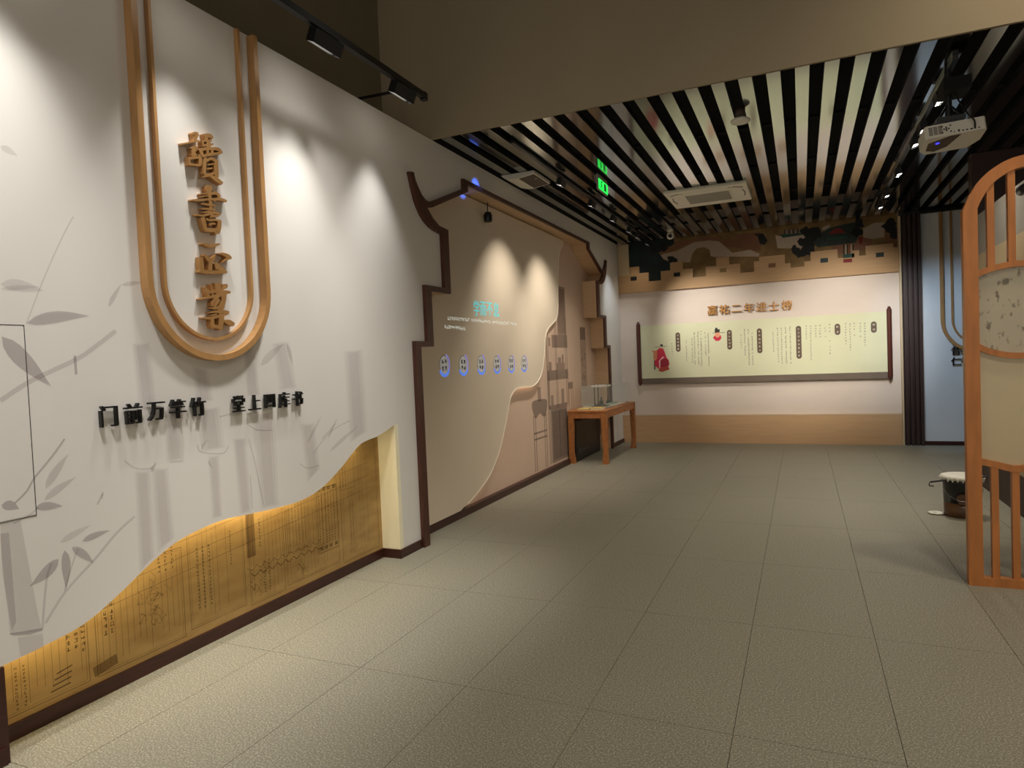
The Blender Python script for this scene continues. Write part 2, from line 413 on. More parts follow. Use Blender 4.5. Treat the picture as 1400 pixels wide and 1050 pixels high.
# deep return at the right end of the gold recess
MB().box(XG, YR1-.004, 0, XL+.0004, YR1+.045, wave[-1][1]-.004).build('return', 'cream_return', wall_left)
MB().plate([(YR1-.30, wave[-1][1]-.07), (YR1, wave[-1][1]-.005), (YR1, wave[-1][1]+.02), (YR1-.3, wave[-1][1]-.045)], PL, XG, XL-.004).build('return', 'cream_return', wall_left)
MB().box(XG, YR0-.05, 0, XL, YR0, wave[0][1]+.02).build('return', 'cream_return', wall_left)
# gold recess
wg = MB().box(XG-.05, YR0-.06, 0, XG, YR1+.045, 1.6).build('wall_recess', 'gold_paper')
struct(wg, 'recessed gold wall printed with old book pages under wavy white edge', 'wall')
led = MB().tube([(XL-.075, a, b+.035) for a, b in wave[1:-1]], .007, 6).build('led_strip', 'led_warm', wg)
# roof-profile recess
wo = MB().box(XO-.05, 4.80, 0, XO, 10.92, 3.40).build('wall_alcove', 'pink_beige')
struct(wo, 'beige alcove wall printed with grey antique furniture', 'wall')
MB().strip(opening, .012, PL, XL-.046, XO, align=1).build('reveal', 'reveal_wood', wo)
# old wall and dark ceiling behind and above the display wall
wob = MB().box(-3.56, -3.0, 0, -3.5, YBEAM, 5.2).build('wall_old', 'dark_ceiling')
struct(wob, 'dark brown masonry wall rising behind the white display wall', 'wall')
cf = MB().box(-3.56, -3.0, 5.2, 4.6, YBEAM+.3, 5.3).build('ceiling_front', 'dark_ceiling')
struct(cf, 'dark high ceiling above the front of the hall', 'ceiling')
bm_ = MB().box(-3.56, YBEAM-.03, ZC, 4.6, YBEAM-.004, 5.2).build('wall_beam', 'beam_paint')
struct(bm_, 'big grey-brown painted beam crossing the top of the hall', 'beam')
# slatted ceiling
ce = MB().box(-3.56, YBEAM-.003, 3.98, 4.6, YB+.2, 4.05).build('ceiling', 'void_black')
struct(ce, 'slatted ceiling of shiny metal strips with black gaps', 'ceiling')
SP, SW = .1945, .096
slat_me = None
k = -13
x = -.383-13*SP
while x < 4.4:
    if x > -2.97:
        if slat_me is None:
            o = MB()
            o.box(0, YBEAM, ZC, SW, YB-.005, ZC+.004)
            o.box(0, YBEAM, ZC+.004, .003, YB-.005, ZC+.05, 1); o.box(SW-.003, YBEAM, ZC+.004, SW, YB-.005, ZC+.05, 1)
            o = o.build('slat', ['slat_metal', 'slat_edge']); slat_me = o.data
        else:
            o = bpy.data.objects.new('slat', slat_me); COL.objects.link(o)
        o.parent = ce; o.location = (x, 0, 0)
    x += SP
for yy in (6.6, 8.0, 9.4, 10.8):
    MB().box(-2.97, yy, ZC+.051, 4.4, yy+.04, ZC+.08).build('carrier', 'void_black', ce)
wlu = MB().box(XL-.045, YBEAM, ZC, XL-.001, YB, 3.98).build('wall_left_upper', 'void_black'); struct(wlu, 'black strip of wall above the slats on the left', 'wall')
# end wall
wbk = MB().box(-3.56, YB, 0, 1.42, YB+.15, 3.98).build('wall_back', 'end_wall')
struct(wbk, 'pinkish beige end wall carrying a long scroll board', 'wall')
wwr = MB().box(1.66, YB, 0, 4.6, YB+.15, 3.53).build('wall_back_right', 'cool_white_wall')
MB().box(1.40, YB+.02, 3.53, 4.6, YB+.15, 4.0).build('upper_wall', 'void_black', wwr)
struct(wwr, 'bluish white end wall to the right of dark battens', 'wall')
wrr = MB().box(1.713, 8.55, 0, 4.6, 8.7, ZC-.005).build('wall_right', 'brown_wall')
struct(wrr, 'dark brown cross wall behind the wooden lattice screen', 'wall')
ws = MB().box(4.6, -3.0, 0, 4.7, YB+.15, 5.3).build('wall_side', 'grey_wall')
struct(ws, 'plain grey side wall far right of the hall', 'wall')
pt = MB()
XP = 1.74
for a, b, mi in ((0, .36, 3), (.36, .74, 1), (.74, 2.0, 2), (2.0, 2.47, 1), (2.47, 2.89, 0)):
    pt.box(XP, 6.2, a, XP+.12, 8.55, b, mi)
pt = pt.build('wall_partition', ['grey_wall', 'tan_wall', 'cream_wall', 'brown_wall'])
struct(pt, 'low partition banded grey and cream behind the wooden screen', 'wall')
# skirtings
BH, BT = .072, .014
def base(name, boxes, label):
    m = MB()
    for b in boxes: m.box(*b)
    return struct(m.build(name, 'base_wood'), label, 'baseboard')
base('baseboard_recess', [(XG, YR0, 0, XG+BT, YR1, BH)], 'dark red-brown skirting below the gold recess')
base('baseboard_left', [(XL, YR1-.004-BT, 0, XL+BT, 4.76, BH), (XG+BT, YR1-.004-BT, 0, XL, YR1-.004, BH), (XL, 2*CY-4.75, 0, XL+BT, YB, BH), (XL, -3, 0, XL+BT, YR0, BH)], 'dark red-brown skirting along the white display wall')
base('baseboard_alcove', [(XO, 4.87, 0, XO+.062, 9.20, BH), (XO, 9.20, 0, XO+.016, 10.85, BH)], 'dark brown skirting below the furniture mural alcove')
base('baseboard_back', [(XL+BT, YB-BT, 0, 1.40, YB, BH-.01), (1.70, YB-BT, 0, 4.6, YB, BH-.01)], 'dark brown skirting along the end wall')
tp = MB().box(XL-.02, YR0-.04, 0, XL+.006, YR0+.012, wave[0][1]-.005).build('trim_1', 'base_wood')
struct(tp, 'dark red-brown upright trim at the left end of gold recess', 'trim')
tb = MB().box(1.40, YB-.10, 3.525, 4.6, YB-.06, ZC-.004).build('trim_2', 'black_metal'); struct(tb, 'black edge bar along top of the bluish white end wall', 'trim')

# ---- concealed hatch in the left wall
ht = thing('wall_hatch', 'square flush access hatch outlined by thin black seam in bamboo wall', 'hatch', (XL, 1.4, .98))
MB().box(XL-.002, .90, .985, XL+.0008, 1.728, 1.785).build('door_leaf', 'white_wall', ht)
MB().strip([(.90, .98), (1.731, .98), (1.731, 1.788), (.90, 1.788)], .0024, PL, XL-.001, XL+.0016, closed=True).build('seam', 'seam_black', ht)

# ================================================================== PRINTS ON THE WALLS
def leaf(mb, px0, px1, w, mi, bend=.12, X=XL, c=.0012):
    a, b = Vector(W(*px0, X)), Vector(W(*px1, X)); d = b-a; nrm = Vector((-d.y, d.x)).normalized()*w
    top = []; bot = []
    for i in range(9):
        t = i/8; h = math.sin(math.pi*t**.7)**1.0; p = a+d*t+nrm*bend*4*t*(1-t)
        top.append(tuple(p+nrm*h*.5)); bot.append(tuple(p-nrm*h*.5))
    mb.flat(top+bot[::-1][1:-1], PL, X+c, mi)
bp_ = MB()
def wash(pts, mi, c=.0006): bp_.flat(WP(pts), PL, XL+c, mi)
def twig(pts, w, mi, c=.0010): bp_.strip(smooth_pts(WP(pts), 4), w, PL, XL+c, XL+c, mi)
# thick stalks
wash([(0, 715), (28, 712), (52, 840), (58, 862), (14, 868), (2, 760)], 0)
wash([(12, 866), (60, 858), (57, 862), (40, 868), (18, 869)], 2, .001)
wash([(24, 872), (58, 866), (60, 885), (28, 899)], 0)
wash([(0, 730), (12, 728), (22, 850), (16, 862), (4, 790)], 1, .0008)
for pts in ([(184, 645), (206, 643), (212, 760), (190, 784)], [(207, 640), (230, 640), (239, 735), (214, 757)], [(222, 560), (246, 558), (252, 628), (228, 632)], [(268, 560), (300, 556), (308, 612), (276, 618)],
            [(284, 624), (300, 622), (304, 706), (290, 710)], [(318, 600), (336, 598), (344, 700), (328, 704)], [(345, 565), (375, 562), (382, 690), (356, 696)], [(410, 580), (430, 578), (438, 640), (420, 660)],
            [(180, 470), (205, 468), (215, 560), (190, 562)], [(330, 470), (348, 468), (356, 540), (338, 542)], [(372, 470), (396, 466), (406, 530), (382, 534)], [(470, 480), (496, 478), (502, 590), (478, 606)], [(262, 500), (285, 505), (292, 548), (268, 552)]):
    (tlx, tly), (trx, try_), (brx, bry), (blx, bly) = pts
    for k_, f_ in enumerate((.0, .12, .26)):
        wash([(tlx+(trx-tlx)*f_, tly+(try_-tly)*f_+1.5*k_), (trx-(trx-tlx)*f_, try_-(try_-tly)*f_+1.5*k_), (brx-(brx-blx)*f_, bry-(bry-bly)*f_-1.5*k_), (blx+(brx-blx)*f_, bly+(bry-bly)*f_-1.5*k_)], 3, .0003+.0001*k_)
for pts in ([(170, 630), (185, 640), (206, 640), (212, 632)], [(270, 608), (275, 618), (304, 620), (312, 610)], [(338, 580), (352, 588), (372, 588)], [(410, 634), (420, 640), (436, 636)], [(360, 690), (350, 640), (340, 600)], [(345, 696), (342, 650)], [(428, 620), (452, 590), (478, 575)], [(440, 600), (458, 580)], [(300, 570), (330, 562)], [(232, 632), (250, 630)]):
    twig(pts, .008, 1)
twig([(133, 690), (140, 675), (138, 682)], .01, 1)
for pts, mi in (([(275, 608), (284, 600), (276, 616)], 1), ([(286, 628), (290, 640), (284, 634)], 1), ([(205, 640), (215, 632), (208, 646)], 1)): wash(pts, mi, .0012)
# twigs and leaves
twig([(0, 548), (40, 522), (75, 505), (110, 488), (135, 470), (158, 452)], .020, 1)
bp_.strip(WP([(102, 486), (104, 512)]), .012, PL, XL+.0012, XL+.0012, 2)
twig([(36, 442), (58, 385), (84, 326), (100, 296)], .005, 1)
leaf(bp_, (36, 442), (122, 432), .052, 2, .25)
leaf(bp_, (2, 460), (70, 528), .070, 2, -.08)
leaf(bp_, (0, 388), (60, 398), .05, 0)
leaf(bp_, (148, 420), (166, 388), .022, 1); leaf(bp_, (166, 390), (196, 386), .02, 1); leaf(bp_, (0, 395), (55, 392), .02, 0)
leaf(bp_, (0, 200), (24, 214), .03, 0)
twig([(20, 688), (36, 672), (48, 652), (70, 625), (88, 600)], .008, 2)
leaf(bp_, (62, 668), (94, 620), .036, 1); leaf(bp_, (60, 684), (104, 652), .032, 1); leaf(bp_, (48, 694), (86, 692), .036, 2); leaf(bp_, (2, 690), (26, 696), .04, 2)
twig([(18, 716), (40, 704), (52, 694)], .006, 1)
twig([(58, 858), (60, 828), (64, 790), (70, 770)], .010, 1); twig([(62, 852), (90, 808), (130, 764), (158, 730), (184, 706)], .012, 1)
twig([(88, 808), (96, 780), (106, 750)], .007, 1)
leaf(bp_, (80, 764), (40, 802), .050, 2); leaf(bp_, (88, 752), (90, 806), .040, 2); leaf(bp_, (98, 748), (128, 770), .036, 2); leaf(bp_, (112, 740), (150, 725), .030, 2); leaf(bp_, (82, 742), (124, 718), .03, 0)
leaf(bp_, (450, 618), (490, 582), .03, 0); leaf(bp_, (420, 606), (440, 568), .024, 0); leaf(bp_, (448, 600), (462, 570), .02, 1); leaf(bp_, (356, 500), (388, 470), .05, 0); leaf(bp_, (392, 470), (400, 500), .03, 0)
bp_.build('bamboo_print', ['bamboo_wash', 'bamboo_mid', 'bamboo_ink', 'bamboo_faint'], wall_left)
# cloudy bamboo at the far end of the face
# book pages on the gold recess
gp = MB()
def gl(pts, w=.004, mi=0): gp.strip(WP(pts, XG), w, PL, XG+.001, XG+.001, mi)
def gcol(x0, y0, x1, y1, n, s, mi=1):
    a, b = Vector(W(x0, y0, XG)), Vector(W(x1, y1, XG))
    for i in range(n):
        p = a+(b-a)*((i+.5)/n); marks(gp, p.x, p.y, s, PL, XG+.0012, mi)
def grect(y0, z0, y1, z1, w=.004, mi=0): gp.strip([(y0, z0), (y1, z0), (y1, z1), (y0, z1)], w, PL, XG+.001, XG+.001, mi, closed=True)
def gcolm(y, z0, z1, s=.016, mi=1):
    z = z1
    while z > z0: marks(gp, y, z, s, PL, XG+.0012, mi); z -= s*1.25
for (y0, z0, y1, z1) in ((1.62, .10, 2.02, .62), (2.06, .10, 2.56, .60), (2.60, .12, 3.0, .74), (3.04, .10, 3.34, .72), (3.36, .12, 3.9, .80), (3.94, .1, 4.4, 1.0)):
    grect(y0, z0, y1, z1)
    grect(y0+.012, z0+.012, y1-.012, z1-.012, .002)
    n = int((y1-y0)/.032)
    for i in range(1, n):
        if random.random() < .7: gp.strip([(y0+i*(y1-y0)/n, z0+.02+random.random()*.08), (y0+i*(y1-y0)/n, z1-.02-random.random()*.12)], .0022, PL, XG+.001, XG+.001, 0)
for y in (1.93, 1.965, 2.0): gcolm(y, .18+random.random()*.1, .44, .024)
for y in (2.11, 2.145): gcolm(y, .28, .46, .026)
for y in (1.70, 1.735): gcolm(y, .12, .3, .014)
for y in (2.42, 2.46, 2.50): gcolm(y, .50, .62, .018)
for y in (2.66, 2.70, 2.745): gcolm(y, .22, .56, .017)
for y in (2.9,): gcolm(y, .4, .6, .014)
for y in (3.16, 3.20): gcolm(y, .14, .34, .015)
gp.strip([(3.06, .40), (3.06, .70)], .07, PL, XG+.0011, XG+.0011, 2); gcolm(3.135, .44, .62, .017)
for y in (3.40, 3.43, 3.46, 3.49, 3.52, 3.55): gcolm(y, .36, .66, .011)
grect(3.38, .33, 3.58, .69, .003); grect(3.68, .24, 3.90, .70, .004, 1)
for y in (3.70, 3.73, 3.77, 3.80, 3.83, 3.86): gcolm(y, .30, .66, .015)
for y in (3.71, 3.76, 3.81, 3.87):
    for z in (.27, .69): gp.strip([(y-.018, z), (y+.018, z)], .026, PL, XG+.0011, XG+.0011, 2)
for y in (3.98, 4.01): gcolm(y, .66, .98, .014)
grect(3.95, .64, 4.12, 1.0, .003)
for y in (4.05, 4.08): gcolm(y, .2, .55, .013)
def sketch(cy, cz, r, n=26):
    for _ in range(n):
        a = random.random()*6.28; q = r*random.random(); p = (cy+q*math.cos(a)*.7, cz+q*math.sin(a))
        pts = [p]
        for _ in range(4): p = (p[0]+random.uniform(-.03, .03), p[1]+random.uniform(-.03, .03)); pts.append(p)
        gp.strip(smooth_pts(pts, 3), .0022, PL, XG+.001, XG+.001, 0)
sketch(2.38, .36, .13, 26); sketch(3.10, .22, .10, 14); sketch(3.5, .2, .08, 10)
for i in range(9):
    y = 3.05+i*.075; gp.strip(smooth_pts([(y, .30), (y+.03, .275), (y+.075, .30)], 3), .005, PL, XG+.001, XG+.001, 1)
    gp.strip(smooth_pts([(y-.03, .34), (y+.01, .315), (y+.045, .345)], 3), .004, PL, XG+.001, XG+.001, 0)
for i in range(4): gp.strip([(1.84+.01*i, .13+.024*i), (1.93+.004*i, .135+.026*i)], .007, PL, XG+.001, XG+.001, 1)
gp.strip([(2.04, .13), (2.16, .15)], .05, PL, XG+.0011, XG+.0011, 2)
for z0, z1 in ((.38, .60), (.46, .70), (.54, .80), (.86, .98)): gp.strip([(1.62, z0), (4.3, z1)], .003, PL, XG+.001, XG+.001, 0)
gp.build('book_page_print', ['gold_line', 'gold_ink', 'gold_line'], wg)
# antique furniture on the alcove wall
fp = MB()
def fq(pts, mi, c=.001): fp.flat(WP(pts, XO), PL, XO+c, mi)
def frect(x0, y0, x1, y1, mi, c=.001):     # upright rectangle between two pixels
    (a0, b0), (a1, b1) = W(x0, y0, XO), W(x1, y1, XO); fp.flat([(a0, b0), (a1, b0), (a1, b1), (a0, b1)], PL, XO+c, mi)
def fbar(y0, z0, y1, z1, mi, c=.0012): fp.flat([(y0, z0), (y1, z0), (y1, z1), (y0, z1)], PL, XO+c, mi)
Yc0, Yc1 = W(752, 600, XO)[0], W(778, 500, XO)[0]
def sh(f): return 8.52+f*.80
fbar(sh(.12), .10, sh(.98), .86, 1); fbar(sh(.17), .14, sh(.93), .82, 0, .0016); fbar(sh(.54), .14, sh(.57), .82, 1, .002)
fbar(sh(.05), .86, sh(1.0), .91, 1); fbar(sh(.02), 1.26, sh(1.12), 1.40, 1); fbar(sh(.30), 1.72, sh(1.14), 1.90, 1)
for f in (.02, .08, .45, .52, 1.0, 1.08): fbar(sh(f), .86, sh(f)+.022, 2.2, 1)
fbar(sh(0), .10, sh(0)+.03, 2.2, 1); fbar(sh(.07), .10, sh(.07)+.02, 1.3, 1)
fbar(sh(.62), 1.90, sh(1.1), 2.62, 0); fbar(sh(.65), 1.93, sh(1.07), 2.58, 2, .0016)
fbar(sh(.5), 1.40, sh(.95), 1.50, 0); fbar(sh(.6), 1.50, sh(.75), 1.58, 1); fbar(sh(.8), 1.5, sh(.9), 1.62, 0); fbar(sh(.15), .91, sh(.28), 1.05, 0); fbar(sh(.7), .91, sh(.85), 1.12, 0); fbar(sh(.1), 1.40, sh(.25), 1.52, 0); fbar(sh(.12), 1.74, sh(.22), 1.86, 0)
fbar(9.40, 1.10, 9.62, 1.20, 1)
for y in (9.41, 9.52, 9.60): fbar(y, .72, y+.018, 1.1, 1)
# flower stand
ys = 8.19
fp.flat(smooth_pts([(ys-.27, .93), (ys-.22, 1.02), (ys+.22, 1.02), (ys+.30, .95), (ys+.22, .80), (ys+.12, .79), (ys, .84), (ys-.12, .79), (ys-.20, .80)], 3), PL, XO+.0012, 1)
fbar(ys-.05, 1.0, ys+.07, 1.19, 0)
for a in (-.23, -.16, .16, .23): fbar(ys+a-.012, .09, ys+a+.012, .82, 1)
for z in (.58, .50): fbar(ys-.24, z, ys+.25, z+.024, 1)
# hanging scroll print and landscape
fbar(10.06, 1.05, 10.36, 2.05, 2, .0008); fbar(10.08, 1.85, 10.34, 2.05, 0, .001)
for i in range(26):
    y = random.uniform(10.10, 10.32); z = random.uniform(1.1, 1.75); s = random.uniform(.01, .05); fp.flat([(y-s*.6, z), (y, z-s*.5), (y+s*.6, z), (y, z+s)], PL, XO+.0012+.0001*i, random.choice((0, 2, 0)))
fp.build('furniture_print', ['furniture_grey', 'furniture_dark', 'furniture_wash'], wo)

# ================================================================== LEFT WALL FEATURES
# roof-profile frame
fr = thing('roof_profile_frame', 'dark brown wooden frame outlining a traditional roof with upturned horns', 'frame', (XL, CY, 0))
halfpoly = half_out+half_top+[(5.86, 3.31), (5.86, 3.235), (5.15, 2.945), (5.05, 2.93)]+[(5.15, 2.85), (5.26, 2.80), (5.42, 2.79), (5.42, 2.20), (5.065, 2.20), (5.065, 1.71), (4.85, 1.71), (4.85, 0)]
MB().plate(halfpoly, PL, XL+.001, XL+.035).build('eave_side', 'dark_wood', fr)
MB().plate(mir(halfpoly), PL, XL+.001, XL+.035).build('eave_side', 'dark_wood', fr)
MB().box(XL+.001, 5.86, 3.31, XL+.035, 2*CY-5.86, 3.345).build('ridge', 'dark_wood', fr)
# wavy projection panel
pp = thing('projection_panel', 'cream wavy-edged panel showing cyan projected title and six round buttons', 'panel', (XO, 6.8, .075))
XP1 = XO+.055
cp_px = [(771, 334), (766, 342), (763.5, 360), (763, 400), (763, 425), (760, 438), (750, 449), (746, 462), (744, 490), (741, 510), (735, 523), (727, 529), (716, 529.5), (706, 532), (699, 542), (696, 556), (692, 577), (686, 606), (680, 626), (671, 648), (660, 665), (645, 684), (630, 697)]
edge = smooth_pts(WP(cp_px, XP1), 3)
zt = 3.315
edge[0] = (edge[0][0], zt)
cpoly = [(4.875, .075), (4.875, 1.70), (5.09, 1.70), (5.09, 2.19), (5.445, 2.19), (5.445, 2.80), (5.2, 2.83), (5.18, 2.945), (5.875, 3.225), (5.88, zt-.02)]+[(edge[0][0], zt-.02)]+edge[1:-1]+[(edge[-1][0], .075)]
MB().plate(cpoly, PL, XO+.025, XP1).build('board', 'cream_panel', pp)
MB().strip(edge[1:-2], .012, PL, XP1, XP1+.004, align=-1).build('painted_rim_glow', 'rim_glow', pp)  # paler rim colour stands in for the glow along the panel edge
MB().tube([(XO+.014, a, b) for a, b in offset(edge[4:-3], .07)[1]], .006, 6).build('led_strip', 'led_soft', pp)
def proj(name, mats): return (MB(), name, mats)
XQ = XP1+.001
ttl = MB()
for i, ch in enumerate('学而不怠'):
    a0, b0 = W(651.5+i*9, 421.5+i*.6, XQ)
    put_char(ttl, ch, W(652.5, 0, XQ)[0]*0+a0, b0, XQ, .175, PL, 1, ext=.002, bx=.02, sx=.9, shear=.0)
ttl.build('projected_title', 'proj_cyan', pp)
tx = MB()
for row, (x0, y0, x1, y1, n) in enumerate(((613, 435, 706, 443, 44), (609, 446.5, 635, 449.5, 12))):
    (a0, b0), (a1, b1) = W(x0, y0, XQ), W(x1, y1, XQ)
    for i in range(n):
        if i % 13 == 12: continue
        t = i/(n-1); marks(tx, a0+(a1-a0)*t, b0+(b1-b0)*t, .042, PL, XQ+.0004, 0, sx=.8)
tx.build('projected_text', 'proj_white', pp)['kind'] = 'stuff'
for i, (x, yy) in enumerate(((607.5, 499), (633.5, 498.5), (658, 498), (679.5, 497.5), (699, 497), (716.5, 496.5))):
    a, b = W(x, yy, XQ); ry, rz = .088, .090
    m = MB()
    el = lambda r, ox=0, oz=0: [(a+ox+r*ry*math.cos(q*math.pi/14), b+oz+r*rz*math.sin(q*math.pi/14)) for q in range(28)]
    m.flat(el(1.0), PL, XQ+.0003, 0)
    m.strip(el(1.02), .006, PL, XQ+.0005, XQ+.0005, 3, closed=True)
    arc = [(a+1.14*ry*math.cos(t), b+1.14*rz*math.sin(t)) for t in [math.radians(-150+q*10) for q in range(23)]]
    wid = .030-.003*i
    m.strip(arc[:13], wid, PL, XQ+.0007, XQ+.0007, 1); m.strip(arc[12:], wid*.7, PL, XQ+.0007, XQ+.0007, 2)
    for ca in (-.028, .028):
        for cb in (.032, -.034): marks(m, a+ca, b+cb, .05, PL, XQ+.001, 3); marks(m, a+ca, b+cb, .05, PL, XQ+.001, 3)
    m.build('round_button', ['proj_grey', 'proj_blue', 'proj_lilac', 'proj_ink'], pp)
# small black lamp on the panel top
sl = thing('alcove_spotlight', 'small black spotlight hanging under the alcove ridge', 'spotlight', (XO+.11, *W(667, 285, XO+.11)))
a, b = W(667, 294, XO+.11)
MB().lathe([(.012, .03), (.034, .03), (.046, .0), (.046, -.06), (.04, -.075), (.02, -.078)], (XO+.11, a, b), 16).build('lamp_head', 'black_metal', sl, True)
MB().tube([(XO+.11, a, b+.03), (XO+.11, a, 3.30)], .006).build('stem', 'black_metal', sl)

# double arch on the bamboo wall
def arch(name, label, cyy, P, c0, c1, spec, zc, ztop, matn='arch_wood'):
    t = thing(name, label, 'arch', P(cyy, zc, c0))
    for r, w, d in spec:
        pts = [(cyy-r, ztop)]+[(cyy-r*math.cos(q*math.pi/28), zc-r*math.sin(q*math.pi/28)) for q in range(29)]+[(cyy+r, ztop)]
        MB().strip(pts, w, P, c0, c0+(c1-c0)*d).build('arch_strip', matn, t)
    return t
arch('double_arch', 'golden wood double arch outline hanging on the bamboo wall', 2.695, PL, XL+.001, XL+.055, ((.397, .032, 1), (.292, .016, .55)), 2.035, ZC-.01)
arch('double_arch', 'golden wood double arch on the bluish white end wall', 2.46, PB, YB-.001, YB-.045, ((.50, .045, 1), (.37, .026, .6)), 1.90, 3.52)
# golden calligraphy
cal = thing('calligraphy_sign', 'four golden raised calligraphic characters in a column inside the arch', 'sign', (XL, 2.69, 1.8))
BRUSH = {   # brush strokes (x, y, width) in a local grid for each character: origin and grid scale first
 'du': ((240, 170, 11.667), [[(272, 135, 20), (325, 160, 90), (320, 215, 60), (310, 285, 44)], [(360, 135, 20), (330, 190, 50)], [(112, 312, 30), (240, 287, 24), (375, 262, 34)], [(235, 382, 18), (300, 365, 30), (360, 372, 34)], [(300, 380, 60), (290, 440, 64), (300, 530, 60)], [(250, 420, 22), (345, 412, 26)], [(252, 478, 24), (345, 486, 28)],
   [(222, 525, 28), (228, 650, 26)], [(222, 540, 44), (300, 535, 40), (420, 520, 36)], [(372, 480, 36), (395, 560, 56), (385, 665, 40)], [(222, 635, 34), (390, 655, 34)],
   [(470, 150, 50), (490, 215, 50), (490, 270, 40)], [(450, 160, 20), (540, 180, 60), (592, 228, 26)], [(420, 268, 26), (500, 262, 34), (575, 262, 24)], [(430, 280, 30), (445, 350, 36)], [(430, 345, 30), (520, 325, 40), (598, 318, 26)], [(520, 250, 60), (522, 400, 60)],
   [(372, 420, 40), (440, 395, 48), (580, 388, 46), (680, 400, 50), (738, 462, 30)], [(398, 410, 60), (415, 470, 50), (435, 520, 30)], [(420, 512, 34), (560, 478, 50), (690, 468, 34)], [(505, 390, 36), (510, 490, 36)], [(578, 390, 40), (580, 490, 36)], [(640, 470, 40), (720, 450, 34)],
   [(470, 530, 44), (460, 640, 50), (455, 790, 34)], [(490, 590, 34), (560, 548, 44), (650, 590, 44)], [(645, 580, 56), (640, 700, 66), (650, 850, 60)], [(500, 645, 24), (600, 632, 24)], [(490, 712, 30), (580, 702, 26)], [(450, 800, 34), (540, 800, 40), (650, 770, 40)], [(425, 842, 16), (540, 815, 40)], [(550, 825, 36), (640, 880, 66), (738, 948, 44)]]),
 'shu': ((250, 245, 12.35), [[(442, 100, 70), (442, 160, 110), (448, 240, 60), (470, 420, 50), (485, 660, 44)], [(312, 250, 24), (440, 238, 34)], [(330, 290, 24), (440, 275, 24)], [(480, 245, 44), (560, 238, 44), (612, 280, 44), (590, 340, 36), (510, 358, 24)], [(160, 350, 22), (260, 355, 44), (440, 340, 34), (640, 340, 44), (742, 372, 30)], [(310, 412, 20), (400, 425, 36), (545, 452, 24)], [(320, 500, 22), (400, 500, 38), (540, 520, 24)], [(340, 560, 26), (450, 545, 40)], [(222, 602, 24), (340, 612, 40), (470, 580, 44), (560, 570, 40), (632, 602, 34)], [(470, 620, 40), (600, 620, 34)],
   [(330, 640, 60), (350, 720, 70), (385, 860, 50)], [(400, 660, 30), (430, 690, 36), (560, 690, 34), (640, 715, 34)], [(618, 700, 56), (612, 820, 66), (590, 915, 50)], [(440, 770, 40), (520, 745, 30), (540, 770, 24)], [(370, 850, 60), (470, 862, 66), (600, 850, 60)], [(540, 880, 40), (565, 930, 30)]]),
 'zheng': ((260, 325, 17.5), [[(300, 135, 26), (380, 165, 56), (480, 200, 66), (600, 178, 70), (715, 150, 30)], [(335, 410, 30), (430, 500, 90), (500, 545, 110), (560, 490, 80), (615, 405, 20)], [(265, 460, 78), (272, 620, 100), (290, 790, 110)], [(225, 790, 70), (360, 815, 90), (560, 825, 90), (780, 815, 90), (888, 830, 40)], [(600, 610, 50), (680, 700, 110), (820, 800, 90)], [(615, 640, 60), (640, 760, 60)], [(672, 382, 18), (790, 390, 66), (920, 455, 96), (985, 500, 40)], [(940, 480, 70), (860, 520, 60), (770, 590, 18)], [(490, 560, 80), (480, 790, 90)]]),
 'ye': ((260, 380, 13.12), [[(495, 90, 100), (500, 190, 100), (495, 290, 70)], [(372, 110, 22), (395, 200, 36), (405, 310, 40)], [(270, 160, 20), (310, 240, 70), (330, 330, 44)], [(580, 110, 22), (590, 170, 36), (570, 240, 40)], [(655, 110, 26), (650, 160, 40), (590, 200, 26)], [(290, 250, 60), (400, 250, 50), (540, 210, 60)], [(185, 382, 20), (330, 350, 44), (480, 320, 60), (600, 262, 80), (722, 258, 40)], [(600, 270, 110), (600, 400, 80), (560, 520, 90), (520, 640, 90)], [(530, 320, 36), (450, 380, 50), (400, 450, 40), (395, 510, 22)], [(520, 380, 40), (470, 450, 60), (430, 520, 44)], [(360, 535, 22), (450, 545, 44), (560, 510, 50)], [(355, 622, 22), (450, 605, 44), (600, 605, 60), (695, 622, 44)], [(380, 670, 24), (480, 650, 36)], [(230, 715, 24), (330, 720, 50), (470, 700, 50), (600, 660, 50), (690, 630, 36)], [(395, 730, 56), (400, 830, 66), (420, 900, 50)], [(560, 640, 90), (555, 760, 90), (540, 930, 70)], [(400, 860, 60), (540, 890, 60)], [(595, 765, 24), (690, 795, 90), (785, 840, 56)]])}
def brush(mb, st, o, c0, c1):
    pts = smooth_pts([Vector(p) for p in st], 5); n = len(pts); L = []; R_ = []
    for i, (x, y, w) in enumerate(pts):
        x0, y0, _ = pts[max(0, i-1)]; x1, y1, _ = pts[min(n-1, i+1)]; dx_, dy_ = x1-x0, y1-y0; l = math.hypot(dx_, dy_) or 1
        L.append((x-dy_/l*w/2, y+dx_/l*w/2)); R_.append((x+dy_/l*w/2, y-dx_/l*w/2))
    X_ = XL+.034
    P2 = lambda q: W(o[0]+q[0]/o[2], o[1]+q[1]/o[2], X_)
    L = [P2(q) for q in L]; R_ = [P2(q) for q in R_]
    vs_ = [PL(*q, c0) for q in L]+[PL(*q, c0) for q in R_]+[PL(*q, c1) for q in L]+[PL(*q, c1) for q in R_]
    fs = []
    for i in range(n-1):
        j = i+1; fs += [(i, j, n+j, n+i), (2*n+i, 3*n+i, 3*n+j, 2*n+j), (i, 2*n+i, 2*n+j, j), (n+i, n+j, 3*n+j, 3*n+i)]
    fs += [(0, n, 3*n, 2*n), (n-1, 3*n-1, 4*n-1, 2*n-1)]
    mb.add(vs_, fs)
